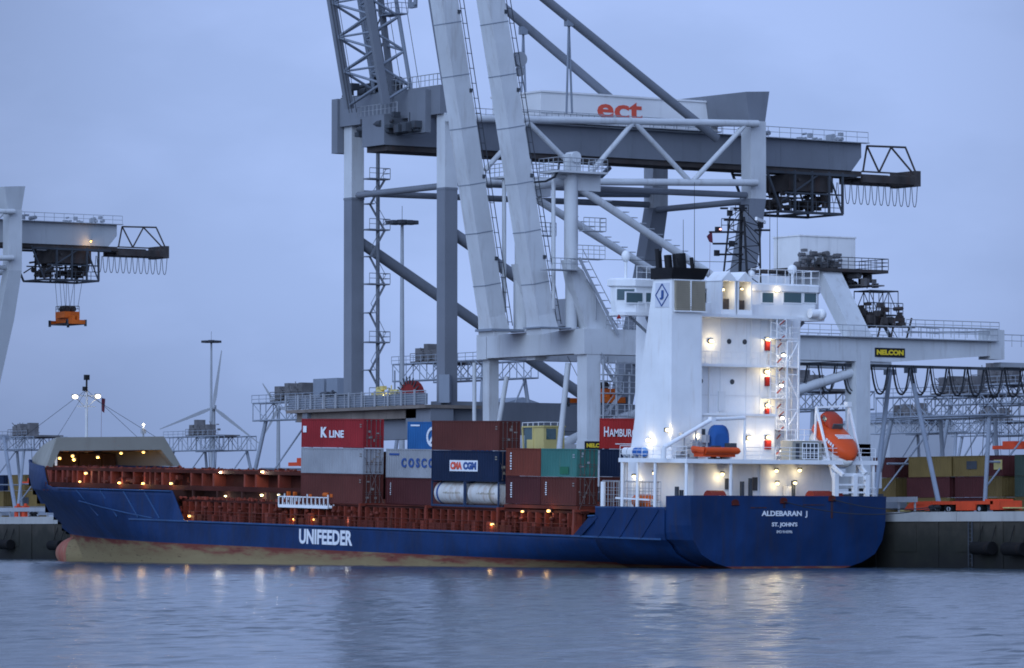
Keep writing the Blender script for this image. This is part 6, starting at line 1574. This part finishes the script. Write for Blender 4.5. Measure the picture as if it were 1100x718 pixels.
# stacking gantries: slender raking legs, lattice girders, trolley, red beams low down
def gantry(name, cx, y, span, zg, label, depth=7.0, trolley_k=.5, seed=1, mat=None, boxes=0, gh=2.4, legs=True):
    ro = root(name, (cx, y, QZ), label, 'gantry crane', 'lattice stacking cranes in the yard')
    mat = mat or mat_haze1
    for k, yy in enumerate((y - depth / 2, y + depth / 2)):
        b = MB(); b.lattice((cx - span / 2, yy, zg), (cx + span / 2, yy, zg), 1.2, gh, max(4, int(span / 3.2)), .13, .085)
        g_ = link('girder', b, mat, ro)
        if k == 0:
            b = MB(); b.rail([(cx - span / 2, yy - .8, zg + gh / 2), (cx + span / 2, yy - .8, zg + gh / 2)], 1.1, 1.8, 2, .05); link('railing', b, mat, g_)
    for sx_ in (-1, 1):
        for sy_ in (-1, 1):
            b = MB(); x_ = cx + sx_ * (span / 2 - 2.5)
            b.tube((x_, y + sy_ * depth / 2, zg - gh / 2), (x_ + sx_ * 1.6, y + sy_ * (depth / 2 + 2.2), QZ + 1.2), .28, 8)
            b.box(x_ + sx_ * 1.6 - .6, x_ + sx_ * 1.6 + .6, y + sy_ * (depth / 2 + 2.2) - 1.2, y + sy_ * (depth / 2 + 2.2) + 1.2, QZ + .1, QZ + 1.2)
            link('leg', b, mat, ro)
        b = MB(); x_ = cx + sx_ * (span / 2 - 1.2); b.box(x_ - .3, x_ + .3, y - depth / 2 - 2, y + depth / 2 + 2, QZ + 1.3, QZ + 2.1); x2 = cx + sx_ * (span / 2 - 2.2); b.cut(); b.tube((x2, y - depth / 2 - .6, QZ + 7), (x2, y + depth / 2 + .6, QZ + 7), .16, 6); b.cut(); b.tube((x2, y - depth / 2 - 1.2, QZ + 3.5), (x2, y + depth / 2, zg - gh / 2), .12, 6)
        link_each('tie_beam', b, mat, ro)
    tx = cx - span / 2 + span * trolley_k
    b = MB(); zt0 = zg + gh / 2; rg = random.Random(seed); yb0, yb1 = y - depth / 2, y + depth / 2
    b.box(tx - 4.2, tx + 4.2, yb0, yb1, zt0, zt0 + .35)
    for dx, w_, h_ in ((-2.6, 1.3, 1.9), (-.7, 1.0, 2.5), (1.2, 1.5, 1.6), (3.0, .9, 2.2)):
        dx += rg.uniform(-.3, .3); h_ *= rg.uniform(.8, 1.15); b.box(tx + dx - w_ / 2, tx + dx + w_ / 2, yb0 + .3, yb0 + 2.2, zt0 + .35, zt0 + .35 + h_)
    for dx in (-1.7, .4, 2.2): b.tube((tx + dx, yb0 + .1, zt0 + 1.0), (tx + dx, yb0 + 2.6, zt0 + 1.0), .62, 12); b.tube((tx + dx, yb0, zt0 + 1.0), (tx + dx, yb0 + .1, zt0 + 1.0), .8, 12)
    for k in range(16): dx = rg.uniform(-3.8, 3.8); h_ = rg.uniform(.8, 2.9); b.tube((tx + dx, yb0 + rg.uniform(0, 3), zt0), (tx + dx, yb0 + rg.uniform(0, 3), zt0 + h_), .07, 4)
    b.clutter(tx - 3.6, tx + 3.6, yb0 + .2, yb0 + 3, zt0 + .3, zt0 + 2.4, 26, 0, seed, .2, .6); b.rail([(tx - 4.2, yb0, zt0 + .35), (tx + 4.2, yb0, zt0 + .35)], 1.1, 1.2, 2, .05)
    tr_ = link('trolley', b, mat_mach, ro)  # trolley kept mid grey, the colour includes distance haze
    if boxes:
        b = MB()
        for k in range(boxes): b.cut(); b.box(tx + 4.6 + k * 3.4, tx + 7.4 + k * 3.4, y - 2, y + 1, zg + gh / 2 + .3, zg + gh / 2 + 3.1)
        link_each('cabinet', b, mat_crane_m, tr_)
    b = MB(); zs_ = zg - 7.5; b.box(tx - 3.1, tx + 3.1, y - 1.2, y - .6, zs_, zs_ + .5); b.box(tx - 3.1, tx + 3.1, y + .6, y + 1.2, zs_, zs_ + .5); b.box(tx - 1.2, tx + 1.2, y - 1, y + 1, zs_ + .4, zs_ + 1.1)
    sp_ = link('spreader_frame', b, mat_agv, tr_)
    b = MB()
    for dx in (-1, 1): b.cut(); b.tube((tx + dx, y, zs_ + 1), (tx + dx * 1.6, y, zg), .05, 4)
    link_each('hoist_rope', b, mat_cable, sp_)
    return ro
def g_at(px, py, D_):
    """point at ground distance D_ (m of depth) along the sight line"""
    d = ray(px, py); k = D_ / d.dot(cF); return CAMP + d * k
def gpos(px0, px1, pyg, D_):
    a, c = g_at(px0, pyg, D_), g_at(px1, pyg, D_)
    return (a + c) / 2, (Vector((a.x, a.y)) - Vector((c.x, c.y))).length / math.cos(THETA) * .999
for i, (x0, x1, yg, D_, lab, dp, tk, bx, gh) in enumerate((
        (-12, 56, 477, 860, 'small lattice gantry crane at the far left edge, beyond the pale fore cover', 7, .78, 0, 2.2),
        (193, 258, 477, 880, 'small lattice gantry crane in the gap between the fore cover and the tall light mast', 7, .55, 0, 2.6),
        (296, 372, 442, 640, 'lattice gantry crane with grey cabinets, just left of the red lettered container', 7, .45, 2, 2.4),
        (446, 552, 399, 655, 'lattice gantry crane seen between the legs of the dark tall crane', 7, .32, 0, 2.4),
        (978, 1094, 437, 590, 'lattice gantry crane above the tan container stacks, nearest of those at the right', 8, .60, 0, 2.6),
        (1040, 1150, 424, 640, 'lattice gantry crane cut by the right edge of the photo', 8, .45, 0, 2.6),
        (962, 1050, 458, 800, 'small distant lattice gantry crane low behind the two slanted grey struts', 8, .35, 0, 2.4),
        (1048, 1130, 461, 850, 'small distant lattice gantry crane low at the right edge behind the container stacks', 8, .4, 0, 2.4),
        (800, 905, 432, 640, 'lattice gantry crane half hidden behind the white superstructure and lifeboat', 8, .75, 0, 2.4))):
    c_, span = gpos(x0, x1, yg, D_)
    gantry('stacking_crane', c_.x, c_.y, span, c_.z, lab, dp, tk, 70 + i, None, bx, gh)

# slanted boom struts in front of the right-hand yard: a mobile ladder-like leg pair
# light masts
def light_mast(px, ytop, halfw, D_, label):
    c_ = g_at(px, ytop, D_); zt_ = c_.z
    ro = root('light_mast', (c_.x, c_.y, QZ), label, 'light mast', 'tall light masts')
    link('pole', MB().tube((c_.x, c_.y, QZ), (c_.x, c_.y, zt_), .42, 10, 0, .2), mat_steel, ro)
    r_ = halfw * D_ / FPX
    b = MB(); n = 10
    for i in range(n): a = 2 * math.pi * i / n; p = Vector((c_.x + r_ * math.cos(a), c_.y + r_ * math.sin(a), zt_)); b.tube((c_.x, c_.y, zt_ - .2), p, .08, 5); b.cbox(p + Vector((0, 0, -.15)), .75, .75, .45)
    b.tube((c_.x, c_.y, zt_ - .3), (c_.x, c_.y, zt_ + .2), .7, 10); b.tube((c_.x, c_.y, zt_), (c_.x, c_.y, zt_ + 2), .04, 4)
    link('lamp_ring', b, mat_dksteel, ro)
light_mast(432, 238, 14, 603, 'tall light mast with a ring of lamps between two grey crane legs')
light_mast(227, 366.5, 8.5, 980, 'distant light mast with a ring of lamps, in front of the wind turbine')
# wind turbines
def turbine(px, py, D_, R_, angs, label):
    c_ = g_at(px, py, D_)
    ro = root('wind_turbine', (c_.x, c_.y, QZ), label, 'wind turbine', 'wind turbines on the horizon')
    link('tower', MB().tube((c_.x, c_.y, QZ), (c_.x, c_.y, c_.z - 1), 1.2, 12, 0, .75), mat_turb, ro)
    na = link('nacelle', MB().beam(c_ + cF * 4, c_ - cF * 1.2, 2.0, 2.1).ball(c_ - cF * 1.6, 1.2, 1.2, 1.2), mat_turb, ro)
    for a in angs:
        d_ = cR * math.sin(rad(a)) + UPZ * math.cos(rad(a)); h_ = c_ - cF * 1.6
        b = MB(); b.beam(h_, h_ + d_ * R_ * .2, .7, .7, 0, cF, 1.7, .5); b.beam(h_ + d_ * R_ * .2, h_ + d_ * R_, 1.7, .5, 0, cF, .4, .15); link('blade', b, mat_turb, na)
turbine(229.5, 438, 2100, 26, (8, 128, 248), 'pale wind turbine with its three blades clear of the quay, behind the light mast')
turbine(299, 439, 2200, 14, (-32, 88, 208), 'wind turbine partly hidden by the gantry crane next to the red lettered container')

# yard containers
def yard_box(x, y, z_, L_, H_, mat, label, logo=None):
    ro = root('yard_container', (x, y, z_), label, 'container', 'yard containers behind the quay')
    b = container_body(L_, H_); b.v = [(p[0] + x, p[1] + y, p[2] + z_) for p in b.v]
    link('body', b, mat, ro)
    b = MB(); b.box(x + L_ / 2 - .1, x + L_ / 2 - .03, y - 1.05, y - .02, z_ + .2, z_ + H_ - .15); b.box(x + L_ / 2 - .1, x + L_ / 2 - .03, y + .02, y + 1.05, z_ + .2, z_ + H_ - .15)
    for yy in (-.8, -.3, .3, .8): b.tube((x + L_ / 2, y + yy, z_ + .1), (x + L_ / 2, y + yy, z_ + H_ - .1), .04, 4)
    link_each('door', b, mat, ro)
    if logo: link('name_panel', MB().box(x + logo[0], x + logo[1], y - CW / 2 - .02, y - CW / 2 - .004, z_ + logo[2], z_ + logo[3]), logo[4], ro)
    return ro
Yb = 380.0
def yb_x(px): return at(px, 500, Y=Yb - CW / 2).x
row_top = [(938, 961, K_MAR, 'wine red', 0), (976, 1022, K_TAN, 'tan', 0), (1024, 1059, K_TAN, 'tan', (2.6, 4.6, .9, 1.9, mat_dksteel)), (1062, 1077, K_MAR, 'wine red', (1.0, 2.6, .8, 2.0, mat_yellow)), (1090, 1120, K_DGREEN, 'dark green', 0)]
row_mid = [(938, 962, K_TAN2, 'ochre', 0), (974, 1020, K_MAR, 'wine red', 0), (1026, 1058, K_MAR, 'wine red', 0), (1060, 1076, K_TAN2, 'ochre', 0), (1090, 1120, K_DGREEN, 'dark green', 0)]
row_low = [(936, 960, K_TAN2, 'ochre', 0), (974, 1020, K_TAN, 'tan', 0), (1026, 1058, K_BROWN2, 'maroon', 0), (1060, 1077, K_TAN, 'tan', 0), (1090, 1120, K_TAN2, 'ochre', 0)]
where = [('in the stack right behind the ship stern', ), ('in the long stack behind the slanted grey strut', ), ('in the stack right of the slanted strut', ), ('in the narrow stack near the right edge', ), ('in the stack cut by the right edge', )]
for tier, row, tn in ((2, row_top, 'top'), (1, row_mid, 'middle'), (0, row_low, 'lowest')):
    for k, (x0, x1, mt, cn, lg) in enumerate(row):
        a, c = yb_x(x0), yb_x(x1); L_ = c - a
        logo = None
        if lg: logo = (-L_ / 2 + lg[0], -L_ / 2 + lg[1], lg[2], lg[3], lg[4])
        yard_box((a + c) / 2, Yb, QZ + .02 + tier * 2.62, L_, 2.59, mt, '%s container, %s tier %s' % (cn, tn, where[k][0]), logo)
# the next row behind shows its ends in the gaps
for k, (x0, mt) in enumerate(((966, K_TAN), (1080, K_TAN))):
    for tier in range(3):
        a = yb_x(x0); yard_box(a - 1.0, Yb + 3.2, QZ + .02 + tier * 2.62, 6.06, 2.59, (K_TAN, K_TAN2, K_TAN)[tier], ('tan', 'ochre', 'tan')[tier] + ' container end, %s tier in the gap %s' % (('lowest', 'middle', 'top')[tier], ('nearer the ship stern', 'nearer the right edge')[k]))
Yl = 420.0
for k, (x0, x1, tier, mt, lab) in enumerate(((15, 33, 2, K_TAN, 'tan container, top of the far stack left of the ship bow'), (20, 46, 1, K_TAN, 'tan container with a dark square, lower in the stack beside the ship bow'),
                                        (-16, 10, 1, K_TAN2, 'ochre container at the far left edge under the blue one'), (-16, 10, 2, K_NAVY, 'dark blue container at the far left edge, on top of the ochre one'), (18, 46, 0, K_TAN2, 'ochre container at the foot of the stack beside the ship bow'), (-16, 10, 0, K_TAN2, 'ochre container at the bottom of the stack at the far left edge'))):
    a, c = at(x0, 520, Y=Yl).x, at(x1, 520, Y=Yl).x
    zt_ = QZ + .02 + tier * 3.0
    yard_box((a + c) / 2, Yl, zt_, c - a, 2.95, mt, lab, (-1, 1.5, .5, 1.7, mat_dksteel) if k == 1 else None)

# automated guided vehicles on the apron
def agv(x, y, L_, label, flip=1):
    ro = root('guided_vehicle', (x, y, QZ), label, 'flatbed vehicle', 'orange flatbed vehicles on the quay')
    b = MB()
    b.box(x - L_ / 2 + 1.4, x + L_ / 2 - 1.0, y - 1.35, y + 1.35, QZ + 0.875, QZ + 1.19); b.box(x - L_ / 2 + 3.2, x - L_ / 2 + 4.2, y - 1.4, y + 1.4, QZ + 0.315, QZ + 1.19); b.box(x + .8, x + 3.6, y - 1.4, y + 1.4, QZ + 0.315, QZ + 1.19)
    b.hexa([(x - L_ / 2, y - 1.3, QZ + 0.385), (x - L_ / 2 + 3.3, y - 1.3, QZ + 0.385), (x - L_ / 2 + 3.3, y + 1.3, QZ + 0.385), (x - L_ / 2, y + 1.3, QZ + 0.385), (x - L_ / 2 + .9, y - 1.3, QZ + 1.08), (x - L_ / 2 + 3.3, y - 1.3, QZ + 1.22), (x - L_ / 2 + 3.3, y + 1.3, QZ + 1.22), (x - L_ / 2 + .9, y + 1.3, QZ + 1.08)])
    b.box(x + L_ / 2 - 1.4, x + L_ / 2, y - 1.35, y + 1.35, QZ + 0.35, QZ + 1.22); b.box(x + L_ / 2 - 2.2, x + L_ / 2 - 1.2, y - 1.3, y + 1.3, QZ + 1.15, QZ + 1.36)
    bd = link('body', b, mat_agv, ro)
    link_each('bumper', MB().box(x - L_ / 2 - .7, x - L_ / 2 + .8, y - 1.2, y + 1.2, QZ + 0.245, QZ + 0.42).cut().box(x + L_ / 2, x + L_ / 2 + 1.0, y - 1.0, y + 1.0, QZ + 0.49, QZ + 0.595), mat_yellow, bd)
    for dx in (-L_ / 2 + 4.9, -L_ / 2 + 6.6, -.3, L_ / 2 - 3.0):
        w_ = link_each('wheel', MB().tube((x + dx, y - 1.3, QZ + 0.462), (x + dx, y - .7, QZ + 0.462), .46, 18).cut().tube((x + dx, y + .7, QZ + 0.462), (x + dx, y + 1.3, QZ + 0.462), .46, 18), mat_rubber, ro)[0]
        link('rim', MB().tube((x + dx, y - 1.33, QZ + 0.462), (x + dx, y - 1.25, QZ + 0.462), .2, 12), mat_steel, w_)
    link('chassis', MB().box(x - L_ / 2 + 3, x + L_ / 2 - 1.2, y - .7, y + .7, QZ + 0.35, QZ + 0.91), mat_dksteel, ro)
    return ro
a = at(982, 545, Y=284); c = at(1086, 545, Y=284)
agv((a.x + c.x) / 2, 284, c.x - a.x, 'long low orange flatbed vehicle parked on the quay right of the ship stern')
a = at(21, 545, Y=300); 
def barrier(px, Yp, label):
    p = at(px, 550, Y=Yp); b = MB(); b.box(p.x - .35, p.x + .35, p.y - .35, p.y + .35, QZ, QZ + 1.5); b.tube((p.x, p.y, QZ + 1.5), (p.x, p.y, QZ + 1.8), .2, 8); b.box(p.x - .5, p.x + .5, p.y - .5, p.y + .5, QZ, QZ + .12)
    solo('warning_post', b, mat_agv, label, 'post', 'orange warning posts on the quay')
barrier(19.5, 277, 'orange warning post on the quay at the foot of the slanted pale strut'); barrier(27.5, 277, 'orange warning post on the quay next to the one at the strut, nearer the bow')
# low barrier rail along the quay, white site huts and a pale distant hall
def rail_thing(px0, px1, Yp, h_, label):
    a, c = at(px0, 550, Y=Yp), at(px1, 550, Y=Yp)
    ro = root('guard_rail', ((a.x + c.x) / 2, Yp, QZ), label, 'guard rail')
    link('beam', MB().box(a.x, c.x, Yp - .08, Yp + .08, QZ + h_ - .5, QZ + h_), mat_steel, ro)
    b = MB(); x_ = a.x
    while x_ <= c.x: b.cut(); b.box(x_ - .08, x_ + .08, Yp + .08, Yp + .2, QZ, QZ + h_ - .05); x_ += 2.4
    link_each('post', b, mat_steel, ro)
rail_thing(-10, 80, 276.6, 1.3, 'pale low guard rail along the quay edge left of the ship bow')
rail_thing(930, 985, 279.4, 1.6, 'pale low guard rail on the quay just right of the ship stern')
def strut(name, p_, q_, Ya, Yb_, label):
    a, c = at(*p_, Y=Ya), at(*q_, Y=Yb_); c.z = QZ
    b = MB(); b.tube(a, c, .25, 10); b.box(c.x - .7, c.x + .7, c.y - .7, c.y + .7, QZ, QZ + .5); b.box(a.x - .5, a.x + .5, a.y - .5, a.y + .5, a.z - .3, a.z + .3)
    solo(name, b, mat_crane_m, label, 'strut', 'long slanted steel struts on the quay')
strut('slanted_strut', (978, 398), (1011, 549), 322, 290, 'long slanted grey strut running down to the orange flatbed vehicle')
strut('slanted_strut', (956, 400), (938, 548), 322, 300, 'slanted grey strut close beside the pale crane leg behind the lifeboat')
strut('slanted_strut', (4, 470), (18, 552), 300, 279, 'slanted pale strut at the left edge of the photo ending by the orange posts')
def shed(px0, px1, py, D_, label, mat):
    a, c = g_at(px0, py, D_), g_at(px1, py, D_); wd = (c - a).length / math.cos(THETA) * .9; m_ = (a + c) / 2
    ro = root('storage_hall', (m_.x, m_.y, QZ), label, 'hall')
    link('wall', MB().box(m_.x - wd / 2, m_.x + wd / 2, m_.y - 8, m_.y + 8, QZ, m_.z - 1.5), mat, ro)
    b = MB(); b.prism([(m_.x - wd / 2 - .5, m_.y - 8.6, m_.z - 1.5), (m_.x - wd / 2 - .5, m_.y + 8.6, m_.z - 1.5), (m_.x - wd / 2 - .5, m_.y, m_.z + .8)], (wd + 1, 0, 0)); link('roof', b, mat_crane_m, ro)
    b = MB()
    for k in range(5): x_ = m_.x - wd / 2 + wd * (k + .2) / 5; b.cut(); b.box(x_, x_ + wd * .1, m_.y - 8.06, m_.y - 7.9, QZ + .1, QZ + 5)
    link_each('door', b, mat_crane_d, ro)
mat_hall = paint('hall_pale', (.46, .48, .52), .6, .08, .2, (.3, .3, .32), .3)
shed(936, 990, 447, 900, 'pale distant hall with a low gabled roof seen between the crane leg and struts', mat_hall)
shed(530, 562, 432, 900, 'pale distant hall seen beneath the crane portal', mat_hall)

# mooring lines
def rope(name, p, q, sag, label, r=.045):
    pts = []
    for i in range(15):
        k = i / 14; v = Vector(p).lerp(Vector(q), k); v.z -= sag * 4 * k * (1 - k); pts.append(v)
    solo(name, MB().path(pts, r, 5), mat_cable, label, 'mooring rope', 'mooring ropes of the ship')
stern = lambda px, py: SHIPM @ spl(px, py, s=-.1)
bp = at(1004, 553, Y=QY + .5); bp.z = QZ + .55
rope('mooring_rope', stern(894, 536.5), bp + Vector((-.5, 0, 0)), .5, 'dark mooring rope from the right-hand stern opening to the quay bollard')
rope('mooring_rope', stern(842, 539), bp + Vector((.5, 0, 0)), .9, 'dark mooring rope from the middle stern opening to the quay bollard')
